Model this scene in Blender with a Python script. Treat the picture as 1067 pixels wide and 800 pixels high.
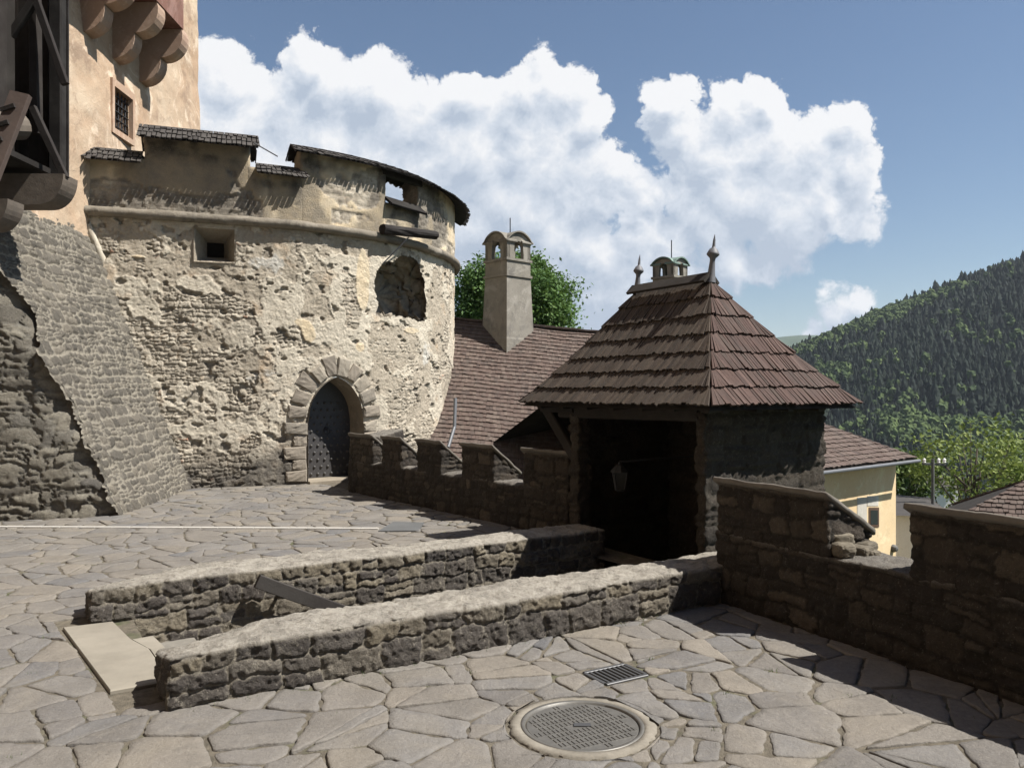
import bpy, bmesh, math, random
import numpy as np
from mathutils import Vector
from mathutils.geometry import tessellate_polygon

for o in list(bpy.data.objects):
    bpy.data.objects.remove(o)
random.seed(7)
rng = np.random.default_rng(11)
R = math.radians
SC = bpy.context.scene
COL = SC.collection

# ------------------------------------------------------------------ camera
F, CX, HZ, EYE = 830.0, 533.5, 410.0, 1.65
cam = bpy.data.cameras.new('camera')
cam.sensor_width = 36.0
cam.lens = F / 1067.0 * 36.0
cam.shift_y = 10.0 / 1067.0
cam.clip_start = 0.05
cam.clip_end = 12000
camo = bpy.data.objects.new('camera', cam)
COL.objects.link(camo)
camo.location = (0, 0, EYE)
camo.rotation_euler = (R(90), 0, 0)
SC.camera = camo

# ------------------------------------------------------------------ exposure
SC.view_settings.view_transform = 'Standard'
SC.view_settings.look = 'None'
SC.view_settings.gamma = 1.0
SC.view_settings.exposure = 0.90
SC.view_settings.use_curve_mapping = False

# ------------------------------------------------------------------ sun
SUN_EL = R(54)
SH = Vector((0.98, -0.197)).normalized()
sdir = Vector((SH.x * math.cos(SUN_EL), SH.y * math.cos(SUN_EL), math.sin(SUN_EL)))
sun = bpy.data.lights.new('sun', 'SUN')
sun.energy = 5.0
sun.angle = R(0.5)
sun.color = (1.0, 0.96, 0.895)
suno = bpy.data.objects.new('sun', sun)
COL.objects.link(suno)
suno.location = (30, -6, 40)
suno.rotation_euler = sdir.to_track_quat('Z', 'Y').to_euler()

# ------------------------------------------------------------------ sky with cumulus clouds
def world_sky():
    w = bpy.data.worlds.new('World')
    SC.world = w
    w.use_nodes = True
    nt = w.node_tree
    nt.nodes.clear()
    N = nt.nodes.new
    L = nt.links.new
    out = N('ShaderNodeOutputWorld')
    bg = N('ShaderNodeBackground')
    bg.inputs['Strength'].default_value = 0.051
    sky = N('ShaderNodeTexSky')
    sky.sky_type = 'NISHITA'
    sky.sun_disc = False
    sky.sun_elevation = SUN_EL
    sky.sun_rotation = math.atan2(SH.x, SH.y)
    sky.altitude = 500
    sky.air_density = 1.15
    sky.dust_density = 0.12
    sky.ozone_density = 3.2
    tc = N('ShaderNodeTexCoord')
    # cloud field as a node group: direction-plane vector -> density
    g = bpy.data.node_groups.new('cloud_field', 'ShaderNodeTree')
    g.interface.new_socket('Vector', in_out='INPUT', socket_type='NodeSocketVector')
    g.interface.new_socket('Density', in_out='OUTPUT', socket_type='NodeSocketFloat'); g.interface.new_socket('Body', in_out='OUTPUT', socket_type='NodeSocketFloat')
    gn, gl = g.nodes.new, g.links.new
    gi, go = gn('NodeGroupInput'), gn('NodeGroupOutput')
    blobs = [(236, 78, 50), (208, 112, 48), (322, 60, 42), (285, 112, 64), (345, 88, 44), (400, 92, 46), (438, 124, 60), (488, 104, 42),
             (556, 92, 46), (590, 88, 36), (608, 118, 32), (540, 140, 64), (480, 172, 72), (400, 162, 64), (330, 156, 64),
             (252, 140, 56), (578, 172, 62), (622, 192, 52), (540, 222, 64), (600, 252, 62), (500, 232, 62), (642, 272, 54),
             (570, 292, 62), (622, 312, 44), (480, 284, 44), (190, 170, 50), (700, 94, 32), (712, 124, 36), (762, 114, 36),
             (790, 104, 28), (742, 160, 58), (800, 152, 52), (850, 156, 46), (882, 142, 36), (884, 188, 42), (860, 212, 54),
             (896, 232, 34), (800, 212, 62), (740, 222, 54), (820, 252, 46), (702, 202, 36), (690, 262, 50), (760, 270, 40),
             (798, 278, 24), (640, 180, 36), (672, 195, 36), (655, 215, 36), (655, 250, 40), (650, 300, 46), (720, 300, 40), (560, 330, 40), (640, 330, 40), (872, 326, 28), (898, 320, 20), (846, 334, 16)]
    wn1 = gn('ShaderNodeTexNoise'); wn1.inputs['Scale'].default_value = 7.0; wn1.inputs['Detail'].default_value = 7.0; wn1.inputs['Roughness'].default_value = .62
    gl(gi.outputs[0], wn1.inputs['Vector'])
    ws = gn('ShaderNodeVectorMath'); ws.operation = 'SUBTRACT'; gl(wn1.outputs['Color'], ws.inputs[0]); ws.inputs[1].default_value = (.5, .5, .5)
    wm = gn('ShaderNodeVectorMath'); wm.operation = 'MULTIPLY_ADD'; gl(ws.outputs[0], wm.inputs[0]); wm.inputs[1].default_value = (.13, .13, 0); gl(gi.outputs[0], wm.inputs[2])
    cur = None
    for (bx, by, br) in blobs:
        d = gn('ShaderNodeVectorMath'); d.operation = 'DISTANCE'
        gl(wm.outputs[0], d.inputs[0])
        d.inputs[1].default_value = ((bx - CX) / F, (HZ - by) / F, 0)
        m = gn('ShaderNodeMath'); m.operation = 'MULTIPLY_ADD'
        gl(d.outputs['Value'], m.inputs[0])
        m.inputs[1].default_value = -F / br
        m.inputs[2].default_value = 1.0
        if cur is None:
            cur = m.outputs[0]
        else:
            s = gn('ShaderNodeMath'); s.operation = 'SMOOTH_MAX'
            gl(cur, s.inputs[0]); gl(m.outputs[0], s.inputs[1])
            s.inputs[2].default_value = 0.18
            cur = s.outputs[0]
    # cauliflower detail: fractal inverted cell noise + fine fractal noise
    vo = gn('ShaderNodeTexVoronoi'); vo.feature = 'F1'
    vo.inputs['Scale'].default_value = 26.0
    vo.inputs['Detail'].default_value = 4.0
    vo.inputs['Roughness'].default_value = 0.6
    vo.inputs['Lacunarity'].default_value = 2.3
    no0 = gn('ShaderNodeTexNoise')
    no0.inputs['Scale'].default_value = 14.0
    no0.inputs['Detail'].default_value = 6.0
    sv = gn('ShaderNodeVectorMath'); sv.operation = 'SUBTRACT'
    gl(no0.outputs['Color'], sv.inputs[0]); sv.inputs[1].default_value = (0.5, 0.5, 0.5)
    wv = gn('ShaderNodeVectorMath'); wv.operation = 'MULTIPLY_ADD'
    gl(gi.outputs[0], no0.inputs['Vector'])
    gl(sv.outputs[0], wv.inputs[0]); wv.inputs[1].default_value = (0.06, 0.06, 0.0)
    gl(gi.outputs[0], wv.inputs[2])
    gl(wv.outputs[0], vo.inputs['Vector'])
    no = gn('ShaderNodeTexNoise')
    no.inputs['Scale'].default_value = 6.5
    no.inputs['Detail'].default_value = 9.0
    no.inputs['Roughness'].default_value = 0.6
    gl(gi.outputs[0], no.inputs['Vector'])
    a1 = gn('ShaderNodeMath'); a1.operation = 'MULTIPLY_ADD'
    boost = gn('ShaderNodeMath'); boost.operation = 'MULTIPLY'; gl(cur, boost.inputs[0]); boost.inputs[1].default_value = 1.45
    gl(vo.outputs['Distance'], a1.inputs[0]); a1.inputs[1].default_value = -0.50; gl(boost.outputs[0], a1.inputs[2])
    a2 = gn('ShaderNodeMath'); a2.operation = 'MULTIPLY_ADD'
    gl(no.outputs['Fac'], a2.inputs[0]); a2.inputs[1].default_value = 1.0; gl(a1.outputs[0], a2.inputs[2])
    gl(a2.outputs[0], go.inputs[0])
    # soft body: the heap without its crinkles, used for the broad light and shade
    nb = gn('ShaderNodeTexNoise'); nb.inputs['Scale'].default_value = 6.5; nb.inputs['Detail'].default_value = 7.0; nb.inputs['Roughness'].default_value = 0.56
    gl(wv.outputs[0], nb.inputs['Vector'])
    b2 = gn('ShaderNodeMath'); b2.operation = 'MULTIPLY_ADD'; gl(nb.outputs['Fac'], b2.inputs[0]); b2.inputs[1].default_value = 2.6; gl(cur, b2.inputs[2])
    b3 = gn('ShaderNodeMath'); b3.operation = 'MULTIPLY_ADD'; gl(vo.outputs['Distance'], b3.inputs[0]); b3.inputs[1].default_value = -.32; gl(b2.outputs[0], b3.inputs[2])
    gl(b3.outputs[0], go.inputs[1])

    sep = N('ShaderNodeSeparateXYZ'); L(tc.outputs['Generated'], sep.inputs[0])
    ymax = N('ShaderNodeMath'); ymax.operation = 'MAXIMUM'; L(sep.outputs['Y'], ymax.inputs[0]); ymax.inputs[1].default_value = 0.05
    dx = N('ShaderNodeMath'); dx.operation = 'DIVIDE'; L(sep.outputs['X'], dx.inputs[0]); L(ymax.outputs[0], dx.inputs[1])
    dz = N('ShaderNodeMath'); dz.operation = 'DIVIDE'; L(sep.outputs['Z'], dz.inputs[0]); L(ymax.outputs[0], dz.inputs[1])
    cv = N('ShaderNodeCombineXYZ'); L(dx.outputs[0], cv.inputs[0]); L(dz.outputs[0], cv.inputs[1])
    c1 = N('ShaderNodeGroup'); c1.node_tree = g; L(cv.outputs[0], c1.inputs[0])
    off = N('ShaderNodeVectorMath'); off.operation = 'ADD'; L(cv.outputs[0], off.inputs[0]); off.inputs[1].default_value = (0.012, 0.030, 0)
    c2 = N('ShaderNodeGroup'); c2.node_tree = g; L(off.outputs[0], c2.inputs[0])
    al = N('ShaderNodeMapRange'); al.interpolation_type = 'SMOOTHSTEP'
    L(c1.outputs[0], al.inputs['Value'])
    al.inputs['From Min'].default_value = -0.08
    al.inputs['From Max'].default_value = 0.22
    soft = N('ShaderNodeMapRange'); L(dz.outputs[0], soft.inputs['Value'])
    soft.inputs['From Min'].default_value = 0.08; soft.inputs['From Max'].default_value = 0.30; soft.inputs['To Min'].default_value = 0.75; soft.inputs['To Max'].default_value = 0.20
    L(soft.outputs[0], al.inputs['From Max'])
    # in front only
    fr = N('ShaderNodeMapRange'); L(sep.outputs['Y'], fr.inputs['Value'])
    fr.inputs['From Min'].default_value = 0.05; fr.inputs['From Max'].default_value = 0.2
    am = N('ShaderNodeMath'); am.operation = 'MULTIPLY'; L(al.outputs[0], am.inputs[0]); L(fr.outputs[0], am.inputs[1])
    # billow lighting
    df = N('ShaderNodeMath'); df.operation = 'SUBTRACT'; L(c1.outputs[1], df.inputs[0]); L(c2.outputs[1], df.inputs[1])
    lit = N('ShaderNodeMath'); lit.operation = 'MULTIPLY_ADD'; L(df.outputs[0], lit.inputs[0]); lit.inputs[1].default_value = 0.95; lit.inputs[2].default_value = 0.42
    thick = N('ShaderNodeMapRange'); L(c1.outputs[0], thick.inputs['Value'])
    thick.inputs['From Min'].default_value = 0.1; thick.inputs['From Max'].default_value = 1.3
    thick.inputs['To Min'].default_value = 0.26; thick.inputs['To Max'].default_value = -0.16
    lt = N('ShaderNodeMath'); lt.operation = 'ADD'; L(lit.outputs[0], lt.inputs[0]); L(thick.outputs[0], lt.inputs[1])
    # darker flat bases, brighter tops
    hb = N('ShaderNodeMapRange'); L(dz.outputs[0], hb.inputs['Value'])
    hb.inputs['From Min'].default_value = 0.12; hb.inputs['From Max'].default_value = 0.36
    hb.inputs['To Min'].default_value = -0.20; hb.inputs['To Max'].default_value = 0.12
    lt2 = N('ShaderNodeMath'); lt2.operation = 'ADD'; lt2.use_clamp = True; L(lt.outputs[0], lt2.inputs[0]); L(hb.outputs[0], lt2.inputs[1])
    ramp = N('ShaderNodeValToRGB'); L(lt2.outputs[0], ramp.inputs[0])
    e = ramp.color_ramp.elements
    e[0].position = 0.10; e[0].color = (4.9, 5.7, 6.9, 1)
    e[1].position = 0.92; e[1].color = (9.9, 9.95, 10.1, 1)
    k = e.new(0.5); k.color = (7.1, 7.7, 8.6, 1)
    mix = N('ShaderNodeMix'); mix.data_type = 'RGBA'
    L(am.outputs[0], mix.inputs['Factor'])
    L(sky.outputs[0], mix.inputs['A']); L(ramp.outputs[0], mix.inputs['B'])
    L(mix.outputs['Result'], bg.inputs['Color'])
    L(bg.outputs[0], out.inputs[0])
    L(tc.outputs['Generated'], sky.inputs[0]) if sky.inputs else None
world_sky()

# ------------------------------------------------------------------ noise in numpy
def _h(ix, iy, iz, seed):
    with np.errstate(over='ignore'):
        n = (ix.astype(np.int64) * 374761393 + iy.astype(np.int64) * 668265263 + iz.astype(np.int64) * 2147483647 + np.int64(seed) * 1274126177) & 0xffffffff
        n = ((n ^ (n >> 13)) * 1274126177) & 0xffffffff
        n = ((n ^ (n >> 16)) * 2246822519) & 0xffffffff
        n = n ^ (n >> 15)
    return (n & 0xffffff).astype(np.float64) / 0xffffff
def hsh(a, b=0, c=0, seed=0):
    a = np.asarray(a); b = np.broadcast_to(np.asarray(b), a.shape); c = np.broadcast_to(np.asarray(c), a.shape)
    return _h(a, b, c, seed)
def vnoise(p, seed=0):
    f = np.floor(p); t = p - f; t = t * t * t * (t * (t * 6 - 15) + 10)
    i = f.astype(np.int64)
    r = 0
    for dx in (0, 1):
        wx = t[..., 0] if dx else 1 - t[..., 0]
        for dy in (0, 1):
            wy = t[..., 1] if dy else 1 - t[..., 1]
            for dz in (0, 1):
                wz = t[..., 2] if dz else 1 - t[..., 2]
                r = r + wx * wy * wz * _h(i[..., 0] + dx, i[..., 1] + dy, i[..., 2] + dz, seed)
    return r
def fbm(p, octv=4, seed=0, gain=0.5):
    a, s, n = 1.0, 0.0, 0.0
    for k in range(octv):
        s = s + a * vnoise(p * (2.03 ** k), seed + k * 17); n += a; a *= gain
    return s / n
def sst(a, b, x):
    t = np.clip((x - a) / (b - a), 0, 1); return t * t * (3 - 2 * t)
def P3(x, y, z=0.0):
    x = np.asarray(x, float); y = np.broadcast_to(np.asarray(y, float), x.shape); z = np.broadcast_to(np.asarray(z, float), x.shape)
    return np.stack([x, y, z], -1)

# squared rubble: returns height 0..1, stone mask, id
def rubble(s, z, seed, row=0.12, ln=0.24, mort=0.016, warp=0.03, split=0.25):
    q = P3(s, z, seed * 3.1)
    s2 = s + warp * 2 * (fbm(q * 5.5, 3, seed) - .5) + warp * .6 * (vnoise(q * 30, seed + 3) - .5)
    z2 = z + warp * 2.2 * (fbm(q * 2.6, 3, seed + 9) - .5) + warp * .6 * (vnoise(q * 26, seed + 4) - .5)
    zr = z2 / row + 50
    zr = zr + 0.16 * np.sin(zr * 2.1 + seed) + .22 * (fbm(P3(s * 1.3, z * 2.5, seed), 2, seed) - .5)          # courses of different height
    r = np.floor(zr).astype(np.int64); fz = zr - r
    lr = 0.75 + 0.6 * hsh(r, 7, 0, seed)
    c = s2 / (ln * lr) + hsh(r, 3, 0, seed) * 20 + 400
    k = np.floor(c).astype(np.int64)
    def b(kk): return kk + 0.62 * (hsh(r, kk, 1, seed) - .5)
    k = np.where(c < b(k), k - 1, k); k = np.where(c >= b(k + 1), k + 1, k)
    bl, br = b(k), b(k + 1)
    dx = np.minimum(c - bl, br - c) * ln * lr
    sp = hsh(r, k, 2, seed) < split
    cut = 0.38 + 0.24 * hsh(r, k, 5, seed)
    sub = np.where(sp & (fz > cut), 1, 0)
    lo = np.where(sp & (sub == 1), cut, 0.0); hi = np.where(sp & (sub == 0), cut, 1.0)
    dz = np.minimum(fz - lo, hi - fz) * row
    m = mort
    e = np.minimum(dx, dz) - 0.35 * m * np.exp(-((dx - dz) / m) ** 2) 
    idv = hsh(r, k, 11 + sub, seed)
    mask = sst(m * 0.35, m * 0.9, e)
    prof = .75 * sst(m * .2, m * 1.15, e) + .25 * sst(0, m * 3.2, e)
    tilt = (fz - .5) * (hsh(r, k, 21, seed) - .5) * .7 + ((c - bl) / np.maximum(br - bl, 1e-3) - .5) * (hsh(r, k, 23, seed) - .5) * .7
    h = prof * (0.55 + 0.6 * hsh(r, k, 31 + sub, seed) + tilt)
    return h, mask, idv

# ------------------------------------------------------------------ object helpers
def tag(o, label, cat, group=None):
    o['label'] = label; o['category'] = cat
    if group: o['group'] = group
    return o
def thing(name, label, cat, loc=(0, 0, 0), group=None):
    o = bpy.data.objects.new(name, None)
    COL.objects.link(o); o.location = loc; o.empty_display_size = .2
    return tag(o, label, cat, group)
def link(o, parent=None, structure=False):
    COL.objects.link(o)
    if parent is not None:
        o.parent = parent
        w = Vector((0, 0, 0)); p = parent
        while p is not None:
            w += Vector(p.location); p = p.parent
        o.location = -w
    if structure: o['kind'] = 'structure'
    return o
def mesh_np(name, V, Fq, mat, parent=None, attrs=None, smooth=True, structure=False):
    """V (n,3); Fq: array (m,4)/(m,3) or list of such arrays"""
    if not isinstance(Fq, list): Fq = [Fq]
    Fq = [np.asarray(f, np.int64) for f in Fq if len(f)]
    me = bpy.data.meshes.new(name)
    me.vertices.add(len(V)); me.vertices.foreach_set('co', np.asarray(V, np.float32).ravel())
    li = np.concatenate([f.ravel() for f in Fq])
    cnt = np.concatenate([np.full(len(f), f.shape[1]) for f in Fq])
    me.loops.add(len(li)); me.loops.foreach_set('vertex_index', li.astype(np.int32))
    st = np.concatenate([[0], np.cumsum(cnt)[:-1]])
    me.polygons.add(len(cnt)); me.polygons.foreach_set('loop_start', st.astype(np.int32)); me.polygons.foreach_set('loop_total', cnt.astype(np.int32))
    me.polygons.foreach_set('use_smooth', np.full(len(cnt), smooth, bool))
    me.update(calc_edges=True); me.validate()
    if attrs:
        for k, v in attrs.items():
            a = me.attributes.new(k, 'FLOAT', 'POINT'); a.data.foreach_set('value', np.asarray(v, np.float32))
    me.materials.append(mat)
    o = bpy.data.objects.new(name, me)
    return link(o, parent, structure)
def grid_faces(nu, nv, wrap=False, base=0, flip=False):
    iu = np.arange(nu if wrap else nu - 1); jv = np.arange(nv - 1)
    I, J = np.meshgrid(iu, jv, indexing='ij'); I = I.ravel(); J = J.ravel(); I2 = (I + 1) % nu
    q = np.stack([I * nv + J, I2 * nv + J, I2 * nv + J + 1, I * nv + J + 1], -1) + base
    return q[:, ::-1] if flip else q

class MB:
    """collects simple solids that end up as ONE mesh"""
    def __init__(s): s.V = []; s.F4 = []; s.F3 = []; s.A = []; s.n = 0
    def add(s, V, F4=(), F3=(), a=None):
        V = np.asarray(V, float)
        if len(F4): s.F4.append(np.asarray(F4) + s.n)
        if len(F3): s.F3.append(np.asarray(F3) + s.n)
        s.V.append(V); s.A.append(np.full(len(V), random.random() if a is None else a)); s.n += len(V)
    def box8(s, c, a=None):
        s.add(c, [[0, 3, 2, 1], [4, 5, 6, 7], [0, 1, 5, 4], [1, 2, 6, 5], [2, 3, 7, 6], [3, 0, 4, 7]], a=a)
    def bar(s, p0, p1, w, h, up=(0, 0, 1), a=None, bev=0.12, wob=0.0):
        """squared timber with chamfered edges, from p0 to p1; w across, h along up"""
        p0 = Vector(p0); p1 = Vector(p1); d = (p1 - p0).normalized(); u = Vector(up)
        x = d.cross(u)
        if x.length < 1e-4: x = d.cross(Vector((1, 0, 0)))
        x.normalize(); u = x.cross(d).normalized()
        b = min(w, h) * bev
        prof = [(-w / 2 + b, -h / 2), (w / 2 - b, -h / 2), (w / 2, -h / 2 + b), (w / 2, h / 2 - b), (w / 2 - b, h / 2), (-w / 2 + b, h / 2), (-w / 2, h / 2 - b), (-w / 2, -h / 2 + b)]
        n = max(2, int((p1 - p0).length / .25) + 1)
        V = []
        for i in range(n):
            t = i / (n - 1); c = p0.lerp(p1, t)
            jx, ju = random.gauss(0, wob), random.gauss(0, wob)
            for (px, pu) in prof: V.append(c + x * (px + jx) + u * (pu + ju))
        q = grid_rings(n, 8)
        V += [p0, p1]; m = n * 8
        t3 = [[m, (k + 1) % 8, k] for k in range(8)] + [[m + 1, (n - 1) * 8 + k, (n - 1) * 8 + (k + 1) % 8] for k in range(8)]
        s.add([tuple(v) for v in V], q, t3, a)
    def tube(s, p0, p1, r0, r1=None, seg=12, rings=2, wob=0.0, a=None, cap=True):
        r1 = r0 if r1 is None else r1
        p0 = Vector(p0); p1 = Vector(p1); d = (p1 - p0).normalized()
        x = d.orthogonal().normalized(); y = d.cross(x)
        V = []
        for i in range(rings):
            t = i / (rings - 1); c = p0.lerp(p1, t); r = r0 + (r1 - r0) * t
            for k in range(seg):
                an = 2 * math.pi * k / seg; rr = r * (1 + random.gauss(0, wob))
                V.append(tuple(c + (x * math.cos(an) + y * math.sin(an)) * rr))
        q = grid_rings(rings, seg); t3 = []
        if cap:
            V += [tuple(p0), tuple(p1)]; m = rings * seg
            t3 = [[m, (k + 1) % seg, k] for k in range(seg)] + [[m + 1, (rings - 1) * seg + k, (rings - 1) * seg + (k + 1) % seg] for k in range(seg)]
        s.add(V, q, t3, a)
    def lathe(s, base, axis, prof, seg=16, a=None):
        """prof: (radius, height) list along axis"""
        base = Vector(base); d = Vector(axis).normalized(); x = d.orthogonal().normalized(); y = d.cross(x)
        V = [tuple(base + d * h + (x * math.cos(2 * math.pi * k / seg) + y * math.sin(2 * math.pi * k / seg)) * max(r, 1e-4)) for (r, h) in prof for k in range(seg)]
        s.add(V, grid_rings(len(prof), seg), (), a)
    def prism(s, poly, ext, a=None):
        """poly: list of 3D points (planar ring), ext: extrusion vector"""
        n = len(poly); e = Vector(ext)
        V = [tuple(Vector(p)) for p in poly] + [tuple(Vector(p) + e) for p in poly]
        q = [[i, (i + 1) % n, (i + 1) % n + n, i + n] for i in range(n)]
        tri = tessellate_polygon([[Vector(p) for p in poly]])
        t3 = [list(t)[::-1] for t in tri] + [[i + n for i in t] for t in tri]
        s.add(V, q, t3, a)
    def build(s, name, mat, parent=None, smooth=False, structure=False, fix=True):
        V = np.concatenate(s.V); fs = []
        if s.F4: fs.append(np.concatenate(s.F4))
        if s.F3: fs.append(np.concatenate(s.F3))
        o = mesh_np(name, V, fs, mat, parent, {'rnd': np.concatenate(s.A)}, smooth, structure)
        if fix:
            bm = bmesh.new(); bm.from_mesh(o.data); bmesh.ops.recalc_face_normals(bm, faces=bm.faces[:]); bm.to_mesh(o.data); bm.free()
        return o
def grid_rings(n, seg):
    return [[i * seg + k, i * seg + (k + 1) % seg, (i + 1) * seg + (k + 1) % seg, (i + 1) * seg + k] for i in range(n - 1) for k in range(seg)]

def px(u, v, Y):
    return Vector(((u - CX) * Y / F, Y, EYE + (HZ - v) * Y / F))

# ------------------------------------------------------------------ materials
def new_mat(name):
    m = bpy.data.materials.new(name); m.use_nodes = True
    nt = m.node_tree; b = nt.nodes['Principled BSDF']
    b.inputs['Roughness'].default_value = .9
    b.inputs['Specular IOR Level'].default_value = .25
    return m, nt, b
class NB:
    def __init__(s, nt): s.nt = nt
    def n(s, t): return s.nt.nodes.new(t)
    def l(s, a, b): s.nt.links.new(a, b)
    def coord(s):
        if not hasattr(s, '_c'): s._c = s.n('ShaderNodeTexCoord').outputs['Object']
        return s._c
    def noise(s, scale, det=5, rough=.6, vec=None, dist=0.0):
        k = s.n('ShaderNodeTexNoise'); k.inputs['Scale'].default_value = scale; k.inputs['Detail'].default_value = det
        k.inputs['Roughness'].default_value = rough; k.inputs['Distortion'].default_value = dist
        s.l(vec or s.coord(), k.inputs['Vector']); return k.outputs['Fac']
    def scaled(s, sx, sy, sz):
        m = s.n('ShaderNodeMapping'); m.inputs['Scale'].default_value = (sx, sy, sz); s.l(s.coord(), m.inputs['Vector']); return m.outputs[0]
    def attr(s, name):
        a = s.n('ShaderNodeAttribute'); a.attribute_name = name; return a.outputs['Fac']
    def ramp(s, fac, stops, interp='LINEAR'):
        r = s.n('ShaderNodeValToRGB'); r.color_ramp.interpolation = interp
        e = r.color_ramp.elements
        for i, (p, c) in enumerate(stops):
            k = e[i] if i < 2 else e.new(p)
            k.position = p; k.color = (*c, 1) if len(c) == 3 else c
        s.l(fac, r.inputs[0]); return r.outputs[0]
    def mix(s, fac, a, b, mode='MIX'):
        m = s.n('ShaderNodeMix'); m.data_type = 'RGBA'; m.blend_type = mode
        for sock, v in ((m.inputs['Factor'], fac), (m.inputs['A'], a), (m.inputs['B'], b)):
            if isinstance(v, (int, float)): sock.default_value = v
            elif isinstance(v, tuple): sock.default_value = (*v, 1)
            else: s.l(v, sock)
        return m.outputs['Result']
    def rng(s, v, a, b, c=0., d=1.):
        m = s.n('ShaderNodeMapRange'); s.l(v, m.inputs['Value'])
        for i, x in zip(('From Min', 'From Max', 'To Min', 'To Max'), (a, b, c, d)): m.inputs[i].default_value = x
        return m.outputs[0]
    def math(s, op, a, b=0.):
        m = s.n('ShaderNodeMath'); m.operation = op
        for i, v in enumerate((a, b)):
            if isinstance(v, (int, float)): m.inputs[i].default_value = v
            else: s.l(v, m.inputs[i])
        return m.outputs[0]
    def bump(s, b, h, strength=.6, dist=.01):
        k = s.n('ShaderNodeBump'); k.inputs['Strength'].default_value = strength; k.inputs['Distance'].default_value = dist
        s.l(h, k.inputs['Height']); s.l(k.outputs[0], b.inputs['Normal'])

def stone_mat(name, stones, mortar, light=(.5, .46, .40), stain=(.05, .045, .04), stain_amt=.5, lichen=.35, topcol=None):
    m, nt, b = new_mat(name); k = NB(nt)
    idv, msk = k.attr('sid'), k.attr('stone')
    c = k.ramp(idv, [(i / (len(stones) - 1), s) for i, s in enumerate(stones)])
    n1 = k.noise(3.2, 6, .65); n2 = k.noise(28, 6, .7); n3 = k.noise(110, 4, .7); n4 = k.noise(9, 7, .7, dist=.6)
    c = k.mix(k.rng(n2, .3, .7, 0, .7), c, k.mix(.55, c, (.03, .028, .026)))
    c = k.mix(k.math('MULTIPLY', k.rng(n4, .55, .72), lichen), c, light)
    mc = k.mix(k.rng(n2, .25, .75), k.mix(.45, mortar, (.03, .028, .024)), mortar)
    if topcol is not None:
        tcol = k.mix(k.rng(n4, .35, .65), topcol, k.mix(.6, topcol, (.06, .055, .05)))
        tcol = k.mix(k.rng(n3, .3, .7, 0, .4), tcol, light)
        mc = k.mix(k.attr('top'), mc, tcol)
    c = k.mix(msk, mc, c)
    c = k.mix(k.math('MULTIPLY', k.rng(n1, .48, .68), stain_amt), c, stain)
    n5 = k.noise(48, 6, .78)
    c = k.mix(k.rng(n5, .54, .68, 0, .55), c, k.mix(.7, c, (.02, .018, .016)))
    c = k.mix(k.math('MULTIPLY', k.rng(n5, .42, .30, 0, 1.), .22 + lichen * .7), c, light)
    vo = k.n('ShaderNodeTexVoronoi'); vo.feature = 'DISTANCE_TO_EDGE'; vo.inputs['Scale'].default_value = 26; k.l(k.coord(), vo.inputs['Vector'])
    cr = k.rng(vo.outputs['Distance'], 0., .06)
    c = k.mix(k.math('MULTIPLY', k.math('SUBTRACT', 1., cr), k.rng(n4, .5, .6, 0, .5)), c, (.02, .018, .015))
    k.l(c, b.inputs['Base Color'])
    k.bump(b, k.math('ADD', k.math('ADD', k.math('MULTIPLY', n2, 1.0), k.math('MULTIPLY', n5, 1.1)), k.math('ADD', k.math('MULTIPLY', n3, .5), k.math('MULTIPLY', cr, .12))), 1., .022)
    return m

M = {}
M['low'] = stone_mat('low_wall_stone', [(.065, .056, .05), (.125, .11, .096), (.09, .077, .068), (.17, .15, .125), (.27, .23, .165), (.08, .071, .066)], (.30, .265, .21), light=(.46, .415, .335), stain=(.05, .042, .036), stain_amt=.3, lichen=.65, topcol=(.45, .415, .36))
M['parapet'] = stone_mat('parapet_stone', [(0.0426, 0.0344, 0.0279), (0.0861, 0.0689, 0.0525), (0.0344, 0.0287, 0.0238), (0.1394, 0.1132, 0.0845)], (0.0410, 0.0344, 0.0279), stain_amt=.45, lichen=.12, topcol=(0.1394, 0.1230, 0.1025))  # stone colours lowered to deepen the shade on the parapets
M['gate'] = stone_mat('gatehouse_stone', [(0.0504, 0.0403, 0.0302), (0.0792, 0.0634, 0.0468), (0.0396, 0.0324, 0.0259), (0.1008, 0.0814, 0.0598)], (0.0720, 0.0605, 0.0461), stain_amt=.4, lichen=.15)  # stone lowered too, so the gate passage looks more deeply shaded
M['butt'] = stone_mat('buttress_stone', [(0.1023, 0.0917, 0.0766), (0.1692, 0.1513, 0.1247), (0.1290, 0.1157, 0.0961), (0.2225, 0.1958, 0.1557)], (0.3560, 0.3204, 0.2582), stain_amt=.18, lichen=.15)
M['butt_rough'] = stone_mat('buttress_broken_stone', [(0.1393, 0.1248, 0.1011), (0.2126, 0.1911, 0.1516), (0.2786, 0.2535, 0.2022), (0.1100, 0.1014, 0.0885)], (0.2273, 0.2106, 0.1769), stain_amt=.3, lichen=.3)

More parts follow.
